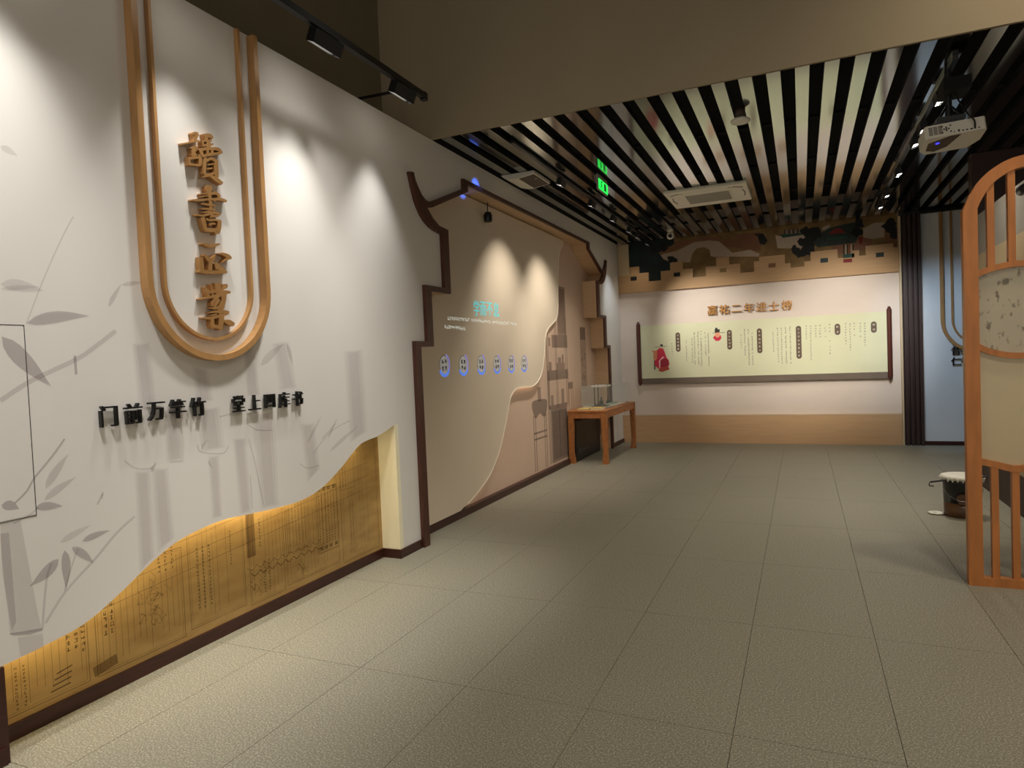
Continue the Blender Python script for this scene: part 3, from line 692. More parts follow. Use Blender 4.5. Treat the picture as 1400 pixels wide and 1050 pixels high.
for key in ('du', 'shu', 'zheng', 'ye'):
    o_, sts = BRUSH[key]; m = MB()
    for i_, st in enumerate(sts): brush(m, st, o_, XL+.001, XL+.034+.0002*i_)
    m.build('character', 'letter_gold', cal)
def row_sign(name, label, text, x0y0, x1y1, size):
    (a0, b0), (a1, b1) = W(*x0y0), W(*x1y1)
    t = thing(name, label, 'sign', (XL, (a0+a1)/2, b0-size/2))
    for i, ch in enumerate(text):
        q = i/(len(text)-1); m = MB()
        put_char(m, ch, a0+(a1-a0)*q, b0+(b1-b0)*q, XL+.008, size, PL, 1, ext=.09, bx=.019, sx=.92)
        m.build('character', 'letter_black', t)
row_sign('letter_sign', 'raised black characters reading 门前万竿竹 below the arch', '门前万竿竹', (145, 569), (267, 556), .108)
row_sign('letter_sign', 'raised black characters reading 堂上四库书 right of the arch tip', '堂上四库书', (323, 552), (404, 545), .104)

# ================================================================== END WALL
up = MB()
sil_l = [(140, 525), (235, 525), (238, 582), (325, 582), (330, 662), (445, 655), (447, 565), (532, 560), (537, 483), (655, 475), (655, 545), (750, 540), (755, 625), (875, 615), (878, 522), (972, 517), (977, 435), (1098, 430), (1100, 500), (1205, 495), (1207, 583), (1335, 572), (1340, 475)]
sil_r = [(5, 450), (102, 445), (107, 365), (235, 360), (238, 425), (335, 420), (340, 510), (465, 495), (470, 408), (572, 398), (577, 318), (715, 308), (720, 378), (815, 372), (820, 462), (965, 448), (967, 350), (1078, 345), (1080, 262), (1225, 250), (1228, 325), (1325, 318)]
sil = [B(840+x/7, 290+y/7, YB-.03) for x, y in sil_l]+[B(1030+x/6.667, 290+y/6.667, YB-.03) for x, y in sil_r]
# square the battlements up
sq = []
for i in range(0, len(sil), 2):
    (xa, za), (xb, zb) = sil[i], sil[min(i+1, len(sil)-1)]; z = (za+zb)/2; sq.append([xa, xb, z])
for i in range(len(sq)-1): mid = (sq[i][1]+sq[i+1][0])/2; sq[i][1] = mid; sq[i+1][0] = mid
zb0 = 2.685
ob = thing('battlement_panel', 'tan stepped battlement board across the top of the end wall', 'panel', (-.8, YB, zb0))
poly = [(XL+.005, zb0), (1.40, zb0)]
tops = []
for xa, xb, z in sq: tops += [(xa, z), (xb, z)]
tops[-1] = (1.40, tops[-1][1]); x_first = tops[0][0]
poly += tops[::-1]+[(x_first, 3.0), (XL+.005, 3.0)]
MB().plate(poly, PB, YB-.045, YB-.003).build('board', 'tan_band', ob)
MB().box(XL+.005, YB-.044, 3.0, x_first, YB-.003, ZC-.01).build('corner_strip', 'corner_strip', ob)
holes = [(840+(153+215)/14, 290+(618+655)/14), (840+(567+630)/14, 290+(580+615)/14), (840+(1008+1070)/14, 290+(538+575)/14), (1030+(137+203)/13.33, 290+(468+503)/13.33), (1030+(610+680)/13.33, 290+(422+457)/13.33), (1030+(1115+1190)/13.33, 290+(370+408)/13.33)]
for i, (x, y) in enumerate(holes):
    a, b = B(x, y, YB-.046); MB().box(a-.055, YB-.0475, b-.035, a+.055, YB-.0445, b+.035).build('loophole', ('mural_dark', 'mural_dark', 'mural_gold', 'mural_red', 'mural_roof', 'mural_roof')[i], ob)
MB().box(XL+.002, YB-.05, 0, 1.40, YB-.003, .49).build('lower_board', 'tan_low', wbk)
MB().box(XL+.002, YB-.052, .475, 1.40, YB-.05, .492).build('lower_board_edge', 'corner_strip', wbk)
# painted landscape above the battlements
mu = MB()
def mq(pts, mi, c=.004, off=0):
    ps = [B((840+x/7) if not off else (1030+x/6.667), 290+(y/7 if not off else y/6.667), YB-c) for x, y in pts]
    mu.flat([(min(max(a, -2.86), 1.39), min(b, 3.6)) for a, b in ps], PB, YB-c, mi)
mu.flat([(-2.86, 2.75), (1.40, 2.75), (1.40, 3.6), (-2.86, 3.6)], PB, YB-.002, 0)
mq([(100, 250), (560, 200), (575, 300), (520, 340), (420, 390), (470, 430), (600, 470), (540, 560), (450, 680), (120, 680)], 1)
mq([(570, 290), (1010, 225), (1020, 270), (1160, 255), (1160, 215), (1400, 190), (1400, 370), (1060, 330), (960, 280), (800, 270), (600, 350), (520, 380), (430, 400), (520, 330), (570, 320)], 3, .005)
mq([(440, 410), (600, 370), (760, 290), (900, 270), (1000, 280), (1060, 330), (1130, 390), (1300, 360), (1390, 400), (1380, 425), (1130, 425), (960, 430), (920, 420), (910, 360), (860, 335), (790, 345), (745, 400), (725, 480), (540, 480), (470, 450)], 2, .006)
for cx, cy, r in ((350, 360, 60), (300, 420, 80), (250, 340, 70), (200, 400, 80), (470, 330, 40), (540, 450, 36), (580, 460, 26), (400, 480, 60), (180, 520, 60)):
    mq([(cx+r*(1+.35*random.uniform(-1, 1))*math.cos(t*.628), cy+r*(1+.35*random.uniform(-1, 1))*math.sin(t*.628)) for t in range(10)], 4 if r < 50 else random.choice((1, 4, 1)), .0065+.0001*(cx % 7))
mq([(1030-840)*7 and (0, 200), (90, 195), (130, 260), (100, 300), (60, 290), (40, 220)], 4, .006, 1)
mq([(200, 210), (260, 220), (460, 190), (540, 180), (560, 330), (330, 330), (220, 330)], 2, .005, 1)
mq([(240, 205), (270, 235), (460, 205), (440, 190)], 5, .006, 1)
for i in range(8): mq([(280+i*20, 165-i*2), (290+i*20, 164-i*2), (290+i*20, 205-i*2), (280+i*20, 206-i*2)], 8 if i % 2 else 6, .0066, 1)
mq([(560, 230), (680, 150), (830, 110), (940, 90), (980, 180), (930, 280), (590, 320), (540, 280)], 6, .0062, 1)
mq([(680, 200), (740, 150), (800, 145), (840, 190)], 7, .007, 1); mq([(670, 235), (860, 215), (860, 240), (670, 255)], 5, .007, 1)
mq([(620, 160), (640, 130), (700, 112), (695, 140), (650, 165)], 2, .0068, 1)
for cx, cy, r in ((480, 180, 44), (430, 270, 30), (380, 350, 40), (420, 380, 40), (500, 300, 60), (520, 360, 50), (470, 350, 40), (560, 200, 60), (960, 100, 46), (940, 180, 46), (1250, 130, 66), (1290, 190, 60), (520, 240, 40)):
    mq([(cx+r*(1+.4*random.uniform(-1, 1))*math.cos(t*.524), cy+r*(1+.4*random.uniform(-1, 1))*math.sin(t*.524)) for t in range(12)], 4, .0072+.0001*(cx % 9), 1)
mq([(1000, 150), (1100, 100), (1190, 90), (1195, 230), (1080, 245), (1000, 230)], 2, .006, 1)
mq([(920, 250), (1000, 230), (1080, 250), (1070, 350), (920, 350)], 3, .0058, 1); mq([(960, 230), (1000, 220), (990, 290), (965, 290)], 7, .007, 1)
mq([(1190, 190), (1330, 210), (1330, 330), (1230, 330)], 3, .006, 1)
mq([(720, 300), (820, 290), (815, 380), (720, 380)], 3, .006, 1)
for i in range(6): mq([(820+i*17, 295), (830+i*17, 294), (830+i*17, 385), (820+i*17, 386)], (4, 2, 4, 7, 2, 4)[i], .0075, 1)
mu.build('mural_print', ['mural_gold', 'mural_teal', 'mural_white', 'mural_red', 'mural_dark', 'mural_green', 'mural_roof', 'mural_bright', 'mural_lilac'], wbk)
for pts, mi in (([(820, 385), (920, 376), (920, 412), (820, 420)], 0), ([(820, 430), (900, 422), (898, 456), (822, 462)], 1), ([(900, 350), (965, 348), (962, 440), (925, 448), (900, 420)], 2), ([(340, 440), (465, 415), (465, 495), (340, 508)], 3)):
    MB().flat([B(1030+x/6.667, 290+y/6.667, YB-.0465) for x, y in pts], PB, YB-.0465).build('board_print', ('mural_green', 'mural_bright', 'tan_band', 'mural_gold')[mi], ob)

# scroll board
sc = thing('scroll_board', 'long pale green scroll board with red-brown rollers on the end wall', 'scroll', (-.71, YB, 1.03))
SX0, SX1, SZ0, SZ1, YS = -2.64, 1.225, 1.145, 2.085, YB-.055
MB().box(SX0, YS, SZ0, SX1, YS+.012, SZ1).build('sheet', 'scroll_sheet', sc)
MB().box(SX0, YS+.002, 1.045, SX1, YS+.010, SZ0).build('lower_band', 'scroll_low_band', sc)  # darker grey-brown band below the sheet
for x in (SX0-.02, SX1+.03):
    r_ = MB().lathe([(.032, 1.06), (.036, 1.07), (.036, 2.11), (.032, 2.12)], (x, YS-.005, 0), 16).build('roller', 'roller_wood', sc, False)
    for z0, s in ((1.06, -1), (2.12, 1)): MB().lathe([(.022, 0), (.026, s*.012), (.02, s*.028), (.012, s*.04)], (x, YS-.005, z0), 12).build('finial', 'roller_wood', r_)
sp = MB(); YP = YS-.001
for (x, y, x2, y2) in ((924, 454.5, 929, 481), (994, 451, 1000, 478), (1035, 449, 1041, 483), (1088.5, 445.5, 1094.5, 490.5), (1142, 442.5, 1147.5, 458), (1191.5, 439.5, 1197.5, 455)):
    a, b1 = B((x+x2)/2, y, YP); b0 = B((x+x2)/2, y2, YP)[1]; w = .040
    pill = [(a+w*math.cos(t*math.pi/8), b1-w+w*math.sin(t*math.pi/8)) for t in range(9)]+[(a-w*math.cos(t*math.pi/8), b0+w-w*math.sin(t*math.pi/8)) for t in range(9)]
    sp.flat(pill, PB, YP, 0); n = max(2, round((b1-b0-.05)/.058))
    for i in range(n):
        for _ in range(2): marks(sp, a, b1-.05-i*(b1-b0-.1)/max(1, n-1), .038, PB, YP-.001, 1)
for cols in (((946, 463, 952, 495, 13), (949, 455, 956, 498, 20), (954, 454, 962, 500, 24), (958, 453, 967, 500, 24), (938, 463, 942, 492, 12)),
             ((958.5, 463, 960, 474, 4), (964, 455, 968, 485, 14), (968, 454, 972, 500, 24)),
             ((1013, 458, 1015, 475, 6), (1018, 451, 1021, 489, 18), (1023, 451, 1027, 498, 22), (1028, 451, 1032, 498, 22)),
             ((1057, 455, 1060, 480, 10), (1063, 449, 1066, 494, 16), (1068, 449, 1072, 496, 18), (1074, 448, 1078, 496, 22), (1080, 447, 1085, 496, 22)),
             ((1102, 446, 1104, 463, 6), (1108, 446, 1111, 491, 15), (1115, 445.5, 1117, 460, 5), (1121, 445, 1123, 460, 5), (1128, 445, 1130, 460, 5), (1134, 444, 1136, 483, 10)),
             ((1156, 443, 1158, 470, 8), (1162, 443, 1164, 478, 11), (1168, 442, 1170, 458, 5), (1176, 442, 1178, 460, 6), (1182, 442, 1185, 476, 10)),
             ((918.5, 470, 920, 484, 5),)):
    for x0, y0, x1, y1, n in cols:
        (a0, b0), (a1, b1) = B(x0, y0, YP), B(x0+(x1-x0)*.3, y1, YP)
        for i in range(n):
            if random.random() < .12: continue
            marks(sp, a0, b0+(b1-b0)*i/(n-1), .026, PB, YP, 2 if i % 3 else 3)
# robed figure and bust, printed
def sf(pts, mi, c=.0006): sp.flat([B(880+x/13.125, 440+y/13.125, YP) for x, y in pts], PB, YP-c, mi)
sf([(175, 530), (245, 505), (245, 660), (190, 690), (175, 650)], 5); sf([(185, 690), (210, 690), (210, 855), (190, 860)], 8); sf([(155, 520), (165, 508), (185, 515), (180, 540), (160, 545)], 5, .0005)
sf([(245, 505), (285, 470), (345, 475), (370, 520), (410, 640), (450, 690), (465, 760), (440, 800), (330, 830), (260, 840), (195, 770), (195, 700), (240, 660)], 4, .001)
sf([(300, 700), (360, 660), (420, 660), (450, 700), (450, 790), (340, 820), (300, 800)], 9, .0014)
sf([(275, 700), (345, 620), (370, 640), (345, 655), (300, 690), (296, 830), (280, 840)], 10, .0018)
sf([(265, 880), (285, 830), (440, 795), (465, 855), (330, 900)], 7, .0018)
sf([(300, 460), (340, 460), (335, 485), (308, 485)], 6, .0016); sf([(295, 435), (298, 410), (320, 400), (345, 412), (345, 445)], 8, .002)
sf([(190, 452), (295, 444), (295, 450), (190, 458)], 3, .001); sf([(345, 440), (420, 430), (420, 436), (345, 446)], 3, .001)
def sb(pts, mi, c=.0006): sp.flat([B(860+x/7.368, 400+y/7.368, YP) for x, y in pts], PB, YP-c, mi)
sb([(845, 455), (870, 425), (925, 430), (930, 460), (910, 485), (875, 487)], 4); sb([(865, 405), (912, 400), (915, 440), (890, 455), (868, 440)], 6, .001)
sb([(862, 385), (870, 355), (890, 355), (892, 370), (915, 370), (912, 400), (865, 405)], 8, .0014); sb([(840, 408), (866, 403), (866, 407), (840, 413)], 3); sb([(912, 403), (965, 398), (965, 403), (912, 408)], 3)
sp.build('scroll_print', ['pill_brown', 'pill_text', 'ink_soft', 'ink', 'print_red', 'print_orange', 'print_skin', 'print_rust', 'print_black', 'print_red_dark', 'print_pale'], sc)
# title
ti = thing('title_sign', 'golden raised title characters above the scroll board', 'sign', (-.8, YB, 2.2))
for i, ch in enumerate('嘉祐二年进士榜'):
    a = -1.385+i*(1.185/6); b = 2.285
    m = MB(); put_char(m, ch, a, b, YB-.002, .168, PB, -1, ext=.10, bx=.022, by=.008)
    o = m.build('character', ['title_gold', 'title_side'], ti)
    for p in o.data.polygons:
        if abs(p.normal.y) < .5: p.material_index = 1
# battens between the end walls
pi_ = thing('batten_pillar', 'pillar of four dark brown vertical battens beside the end wall', 'pillar', (1.55, YB, 0))
MB().box(1.425, YB-.01, 0, 1.70, YB+.1, ZC-.01).build('backing', 'brown_wall', pi_)
for x in (1.452, 1.52, 1.588, 1.652): MB().box(x, YB-.075, 0, x+.042, YB-.01, ZC-.012).build('batten', 'batten_brown', pi_)
MB().box(1.405, YB-.06, 0, 1.432, YB-.01, ZC-.015).build('edge_strip', 'corner_strip', pi_)
# characters on the right end wall
s2 = thing('wall_lettering', 'small raised black characters below the arch on bluish white wall', 'sign', (2.1, YB, 1.4))
for ch, x, y in (('昔', 1306.8, 479.5), ('我', 1320, 478.5), ('仁', 1307, 494), ('者', 1320.5, 493)):
    a, b = B(x, y); m = MB(); put_char(m, ch, a, b, YB-.003, .135, PB, -1, ext=.08, bx=.022); m.build('character', 'letter_black', s2)

# ================================================================== CEILING FITTINGS AND LAMPS
COOL, NEUT, WARM = (1, .99, .95), (1, .92, .80), (1, .84, .66)
def head(name, label, loc, aim, energy, angle, col, group, track_z, L=.26, wd=.06, ht_=.085, blend=.7, radius=.02, tilt=0):
    x, y, z = loc
    t = thing(name, label, 'spotlight', loc, group)
    Rm = Matrix.Translation(loc) @ Matrix.Rotation(math.radians(tilt), 4, 'Y')
    def fin(mb, nm_, mt, par=None):
        mb.v = [tuple(Rm @ Vector(v)) for v in mb.v]; return mb.build(nm_, mt, par or t)
    a, b, c, w = wd/2, L/2, ht_/2, .004
    m = MB().box(-a, -b, -c+.022, a, b, c)
    m.box(-a, -b, -c, -a+w, b, -c+.022); m.box(a-w, -b, -c, a, b, -c+.022); m.box(-a+w, -b, -c, a-w, -b+w, -c+.022); m.box(-a+w, b-w, -c, a-w, b, -c+.022)
    lb = fin(m, 'lamp_body', 'black_metal')
    MB().box(x-.014, y-.05, z+ht_/2-.012, x+.014, y+.05, track_z-.0005).build('adapter', 'black_metal', t)
    fin(MB().box(-a+.006, -b+.008, -c+.014, a-.006, b-.008, -c+.021), 'lens', 'lens_glow', lb)
    spot('beam', Rm @ Vector((0, 0, -c-.006)), aim, energy, angle, blend, col, radius, t)
    return t
XT1, ZT1 = -2.67, 3.64
tr1 = thing('lighting_track', 'black lighting track running along the bamboo wall', 'track', (XT1, 1.5, ZT1))
MB().box(XT1-.02, -2.5, ZT1, XT1+.02, 4.56, ZT1+.045).build('rail', 'black_metal', tr1)
MB().bbox(XT1-.024, 4.55, ZT1-.012, XT1+.024, 4.60, ZT1+.05, .003).build('end_cap', 'black_metal', tr1)
MB().tube([(-3.5, 4.42, 3.70), (XT1-.02, 4.40, ZT1+.02)], .012).build('conduit', 'black_metal', tr1)
for yy in (-1.5, 1.0, 3.0): MB().tube([(XT1, yy, ZT1+.04), (XT1, yy, 5.2)], .005).build('hanger', 'black_metal', tr1)
lab1 = ['black track spotlight nearest the beam above the bamboo wall', 'lit black track spotlight second from the beam', None, None, None, None]
for i, yy in enumerate((4.27, 3.40, 2.52, 1.64, .76, -.12)):
    head('track_spotlight', lab1[i] or 'black track spotlight above the picture edge, %s from the beam' % ('', '', 'third', 'fourth', 'fifth', 'sixth')[i], (XT1, yy, ZT1-.055), (XL, yy, .7), 72, 60, COOL, 'spotlights on the track along the bamboo wall', ZT1, blend=1.0, radius=.04, tilt=24)
# rear left track
XT2, ZT2 = -2.37, 3.535
tr2 = thing('lighting_track', 'black lighting track under the slats near the left wall', 'track', (XT2, 8.6, ZT2))
MB().box(XT2-.018, 5.6, ZT2, XT2+.018, 11.6, ZC-.001).build('rail', 'black_metal', tr2)
rear = [(6.95, (XO, 7.1, 1.3), 120, 78, NEUT), (8.115, (XO, 8.4, 1.0), 150, 80, NEUT), (9.154, (-3.0, 9.8, .9), 55, 60, NEUT), (10.105, (-1.3, YB, 1.9), 270, 54, (1, .95, .88)), (10.70, (XL, 11.35, 1.9), 50, 60, (.86, .93, 1)), (11.41, (-2.9, 11.8, 2.0), 8, 70, WARM)]
nm = ('nearest the beam', 'by the green exit sign', 'second beyond the exit sign', 'third beyond the exit sign', 'next to last before the end wall', 'last before the end wall')
for i, (yy, aim, e, an, col) in enumerate(rear):
    head('track_spotlight', 'black spotlight on rear left track, '+nm[i], (XT2, yy, ZT2-.05), aim, e, an, col, 'spotlights on the rear left track', ZT2, .16, .055, .07, blend=1.0, radius=.03, tilt=20)
# rear right track; extra heads added for the white wall, floor and partition
XT3 = 1.04
tr3 = thing('lighting_track', 'black lighting track under the slats beside the projector', 'track', (XT3, 8.6, ZT2))
MB().box(XT3-.018, 5.6, ZT2, XT3+.018, 11.0, ZC-.001).build('rail', 'black_metal', tr3)
for i, (yy, aim, e, an, col) in enumerate(((6.22, (-.2, YB, 1.9), 430, 36, (1, .9, .78)), (8.61, (.6, YB, 1.85), 430, 48, (1, .95, .88)), (9.75, (2.15, YB, 1.35), 150, 60, (.58, .78, 1)), (7.45, (-.7, 8.2, 0), 190, 125, NEUT), (10.5, (-.6, 9.6, 0), 110, 120, NEUT), (7.0, (1.74, 7.7, 1.5), 60, 110, NEUT))):
    head('track_spotlight', 'black spotlight on right track, '+('just left of the projector mount', 'midway towards the end wall', 'added to light the bluish white wall', 'added to flood the floor near the projector', 'added to flood the floor near the end wall', 'added to light the partition')[i], (XT3, yy, ZT2-.05), aim, e, an, col, 'spotlights on the right track', ZT2, .16, .055, .07, blend=1.0, radius=.03, tilt=-12)

# added unseen fill lamps for the left wall, floor and beam
for i, (x, y) in enumerate(((-1.7, 1.0), (1.5, 2.3), (-1.7, 3.3), (1.7, 4.25))):
    t = thing('fill_lamp', 'added unseen downlight in the high front ceiling, %s' % ('near left', 'near right', 'left by the beam', 'right by the beam')[i], 'fill_lamp', (x, y, 5.15), 'added fill lamps in the high ceiling')
    MB().lathe([(.10, 5.20), (.11, 5.15), (.085, 5.145), (.08, 5.18)], (x, y, 0), 20).build('ring', 'white_plastic', t, True)
    MB().lathe([(.078, 5.17), (.078, 5.165)], (x, y, 0), 18).build('lens', 'lens_glow', t)
    spot('beam', (x, y, 5.13), ((XL, 1.6, .6), (1.3, 2.6, 0), (XL, 3.5, .6), (1.7, 4.4, 0))[i], (570, 330, 570, 230)[i], (46, 120, 46, 140)[i], 1.0, ((1, .97, .92), NEUT, (1, .97, .92), (1, .87, .66))[i], .16, t)
# exit sign
ex = thing('exit_sign', 'small green lit exit sign hanging from the slats', 'exit sign', (-1.98, 7.25, 3.39))
MB().bbox(-2.005, 7.06, 3.39, -1.982, 7.445, 3.56, .004).build('housing', 'grey_plastic', ex)
elp = MB().box(-1.9825, 7.07, 3.40, -1.979, 7.435, 3.51).build('lit_panel', 'exit_green', ex)
ep = MB()
def eb(y0, z0, y1, z1): ep.box(-1.979, y0, z0, -1.9782, y1, z1)
eb(7.28, 3.415, 7.36, 3.495)
ep.tube([(-1.9785, 7.17, 3.485), (-1.9785, 7.18, 3.485)], .011); ep.strip([(7.18, 3.47), (7.165, 3.44), (7.14, 3.415)], .016, PL, -1.979, -1.9782); ep.strip([(7.17, 3.45), (7.20, 3.43), (7.20, 3.41)], .014, PL, -1.979, -1.9782); ep.strip([(7.14, 3.46), (7.18, 3.465), (7.21, 3.45)], .01, PL, -1.979, -1.9782)
ep.build('pictogram', 'exit_dark', elp)['kind'] = 'stuff'
# cassette air conditioner
ac = thing('cassette_air_conditioner', 'wide white cassette air conditioner with grille in the slats', 'air conditioner', (-1.03, 8.8, ZC))
x0, x1, y0, y1, z0 = -1.52, -.545, 8.33, 9.27, ZC-.035
MB().bbox(x0, y0, z0, x1, y1, ZC+.004, .008).build('panel', 'white_plastic', ac)
itf = MB().box(x0+.20, y0+.22, z0-.004, x1-.20, y1-.2, z0+.002).build('intake_frame', 'white_plastic', ac)
g = MB()
for i in range(16): g.box(x0+.225, y0+.245+i*.0305, z0-.008, x1-.225, y0+.262+i*.0305, z0-.003)
g.build('intake_grille', 'grey_plastic', itf)
MB().box(x0+.17, y0+.06, z0-.003, x1-.17, y0+.12, z0+.002).build('louvre', 'white_plastic', ac); MB().box(x0+.17, y1-.12, z0-.003, x1-.17, y1-.06, z0+.002).build('louvre', 'white_plastic', ac)
for sx, sgn in ((x0+.10, 1), (x1-.10, -1)):
    MB().strip(smooth_pts([(sx-sgn*.04, .17), (sx+sgn*.02, .12), (sx+sgn*.12, .10)], 4), .016, lambda a, b, c: (a, y0+b, c), z0-.004, z0+.001).build('corner_slot', 'black_metal', ac)
    MB().strip(smooth_pts([(sx-sgn*.03, .30), (sx-sgn*.05, .45), (sx-sgn*.03, .62)], 4), .013, lambda a, b, c: (a, y0+b, c), z0-.004, z0+.001).build('corner_slot', 'black_metal', ac)
# small hatch-like unit
av = thing('ceiling_outlet', 'small square ceiling outlet, half cream and half dark, near the left wall', 'vent', (-2.74, 6.85, ZC))
pr = [(0, 0), (.03, -.028), (.10, -.05), (.19, -.058), (.39, -.03), (.39, 0)]
MB().plate(pr, lambda a, b, c: (-2.94+a, c, ZC-.004+b), 6.605, 7.095).build('housing', 'white_plastic', av)
MB().plate([(.205, -.0585), (.375, -.0335), (.375, -.0305), (.205, -.0555)], lambda a, b, c: (-2.94+a, c, ZC-.006+b), 6.63, 7.07).build('dark_grille', 'grille_brown', av)
MB().lathe([(.008, 0), (.008, -.006)], (-2.60, 6.78, ZC-.042), 10).build('knob', 'white_plastic', av)
# smoke detector
sd = thing('smoke_detector', 'round white smoke detector hanging below the near slats', 'smoke detector', (-.43, 6.05, 3.5))
a = (-.425, 5.98, 0)
MB().lathe([(.0, 3.485), (.07, 3.485), (.078, 3.492), (.078, 3.505), (.06, 3.517), (.045, 3.522)], a, 24).build('cover', 'white_plastic', sd, True)
MB().lathe([(.042, 3.521), (.040, 3.60), (.03, 3.604)], a, 18).build('socket', 'grille_brown', sd, True)
# turret camera
dc = thing('security_camera', 'white turret security camera on the slats near the end wall', 'camera', (-1.965, 11.1, 3.5))
MB().lathe([(.05, 0), (.05, -.03), (.036, -.05)], (-1.93, 11.0, ZC), 18).build('mount', 'white_plastic', dc, True)
MB().lathe([(.03, .02), (.052, .01), (.058, -.02), (.056, -.06), (.04, -.085), (.02, -.095)], (-1.93, 11.0, ZC-.06), 20).build('turret', 'white_plastic', dc, True)
MB().lathe([(.012, -.03), (.026, -.035), (.03, -.02), (.03, .01)], (-1.925, 10.96, ZC-.11), 16, axis='y').build('lens', 'black_metal', dc, True)
dc.location = (-1.93, 11.0, 3.5)
for ch in dc.children: pass
# projector
pj = thing('ceiling_projector', 'white projector hanging tilted from the slatted ceiling at right', 'projector', (1.02, 5.75, 3.0))
pm = Matrix.Translation((1.045, 5.80, 3.075)) @ Matrix.Rotation(math.radians(-4), 4, 'Y') @ Matrix.Rotation(math.radians(-9), 4, 'X') @ Matrix.Rotation(math.radians(4), 4, 'Z') @ Matrix.Scale(.88, 4)
def pbuild(mb, name, mats, par=None):
    mb.v = [tuple(pm @ Vector(v)) for v in mb.v]; return mb.build(name, mats, par or pj)
body = [(-.19, -.02), (-.13, -.11), (.13, -.11), (.21, -.02), (.21, .12), (-.19, .12)]
m = MB(); outl = [(-.20, -.12), (.20, -.12), (.215, -.10), (.215, .08), (.15, .20), (-.16, .20), (-.215, .12), (-.215, -.10)]
m.plate(outl, lambda a, b, c: (a, b, c), -.052, .056); pjb = pbuild(m, 'body', 'white_plastic')
m = MB()
for i in range(3):
    for j in range(7): m.box(-.19+i*.034, -.1225, -.03+j*.0105, -.162+i*.034, -.1195, -.0245+j*.0105)
pbuild(m, 'vent_grille', 'grille_brown', pjb)['kind'] = 'stuff'
m = MB()
for a, b in ((0, 0), (-.016, 0), (.016, 0), (0, .014), (0, -.014), (-.03, .026), (.03, .026), (-.03, -.026), (.03, -.026)): m.lathe([(.0065, 0), (.0065, -.004)], (-.065+a, -.1195, .004+b), 10, axis='y')
pbuild(m, 'button', 'black_metal', pjb)['kind'] = 'stuff'
m = MB()
for i, w in enumerate((.006, .012, .014, .014, .02, .012, .01)): m.box(-.015+i*.028, -.1225, -.038, -.015+i*.028+w, -.1195, -.028 if i != 1 else -.018)
pbuild(m, 'port', 'black_metal', pjb)['kind'] = 'stuff'
m = MB().plate([(-.18, -.02), (-.04, -.10), (.04, -.10), (-.02, .10), (-.10, .16), (-.17, .12)], lambda a, b, c: (a, b, c), -.0545, -.0515); pbuild(m, 'lens_recess', 'grille_brown', pjb)
m = MB().lathe([(.0, .0), (.014, .0), (.016, -.004), (.016, -.006)], (-.11, -.005, -.0525), 18); pbuild(m, 'lens', 'lens_blue', pjb)
for x in (-.06, .0): pbuild(MB().lathe([(.017, .05), (.017, .064)], (x, -.10, 0), 12), 'foot', 'black_metal', pjb)
MB().box(.94, 5.72, 3.16, 1.12, 5.90, 3.19).build('mount_plate', 'black_metal', pj); MB().tube([(1.03, 5.81, 3.18), (1.03, 5.81, 3.62)], .022, 12).build('pole', 'black_metal', pj)
for dx, dy in ((-.08, -.08), (.08, -.08), (-.08, .08), (.08, .08)): MB().tube([(1.03, 5.81, 3.30), (1.03+dx, 5.81+dy, 3.17)], .008).build('mount_arm', 'black_metal', pj)
MB().tube(smooth_pts([tuple(pm @ Vector((.13, -.125, -.03))), tuple(pm @ Vector((.12, -.16, .02))), tuple(pm @ Vector((.09, -.13, .10))), (1.06, 5.76, 3.36), (1.04, 5.80, 3.5)], 5), .006).build('cable', 'black_metal', pj)
MB().box(.98, 5.68, 3.36, 1.15, 5.92, 3.45).build('junction_box', 'void_black', pj)
spot('projector_beam', (.93, 5.74, 2.965), (XL+.036, 6.10, 3.33), 1100, 3.2, .6, (.06, .16, 1), .004)

# ================================================================== TABLE AND WHAT STANDS ON IT
TX0, TX1, TY0, TY1, TZ = -3.195, -2.60, 9.24, 11.06, .785
tb_ = thing('display_table', 'long light brown wooden table with corner legs standing at alcove', 'table', ((TX0+TX1)/2, (TY0+TY1)/2, 0))
MB().bbox(TX0, TY0, TZ-.03, TX1, TY1, TZ, .005).build('table_top', 'table_wood', tb_)
MB().box(TX0+.02, TY0+.012, TZ-.115, TX1-.02, TY0+.035, TZ-.03).build('apron', 'table_wood', tb_); MB().box(TX0+.02, TY1-.035, TZ-.115, TX1-.02, TY1-.012, TZ-.03).build('apron', 'table_wood', tb_)
MB().box(TX1-.035, TY0+.03, TZ-.115, TX1-.012, TY1-.03, TZ-.03).build('apron', 'table_wood', tb_); MB().box(TX0+.012, TY0+.03, TZ-.115, TX0+.035, TY1-.03, TZ-.03).build('apron', 'table_wood', tb_)
for sx, X0 in ((1, TX0+.004), (-1, TX1-.004)):
    for sy, Y0 in ((1, TY0+.004), (-1, TY1-.004)):
        m = MB(); prof = [(0, .085), (.06, .08), (.18, .066), (TZ-.115, .082), (TZ-.03, .082)]; vs_ = []
        w = [(z, t) for z, t in prof]
        for z, t in w: vs_ += [(X0, Y0, z), (X0+sx*t, Y0, z), (X0+sx*t, Y0+sy*t, z), (X0, Y0+sy*t, z)]
        fs = [(i*4+k, i*4+(k+1) % 4, i*4+4+(k+1) % 4, i*4+4+k) for i in range(len(w)-1) for k in range(4)]+[(3, 2, 1, 0), tuple(len(vs_)-4+k for k in range(4))]
        m.add(vs_, fs); m.build('leg', 'table_wood', tb_)
MB().tube(smooth_pts([(TX1-.03, TY1-.30, TZ-.11), (TX1-.03, TY1-.20, TZ-.15), (TX1-.03, TY1-.06, TZ-.17)], 4), .014, 8).build('bracket', 'table_wood', tb_)
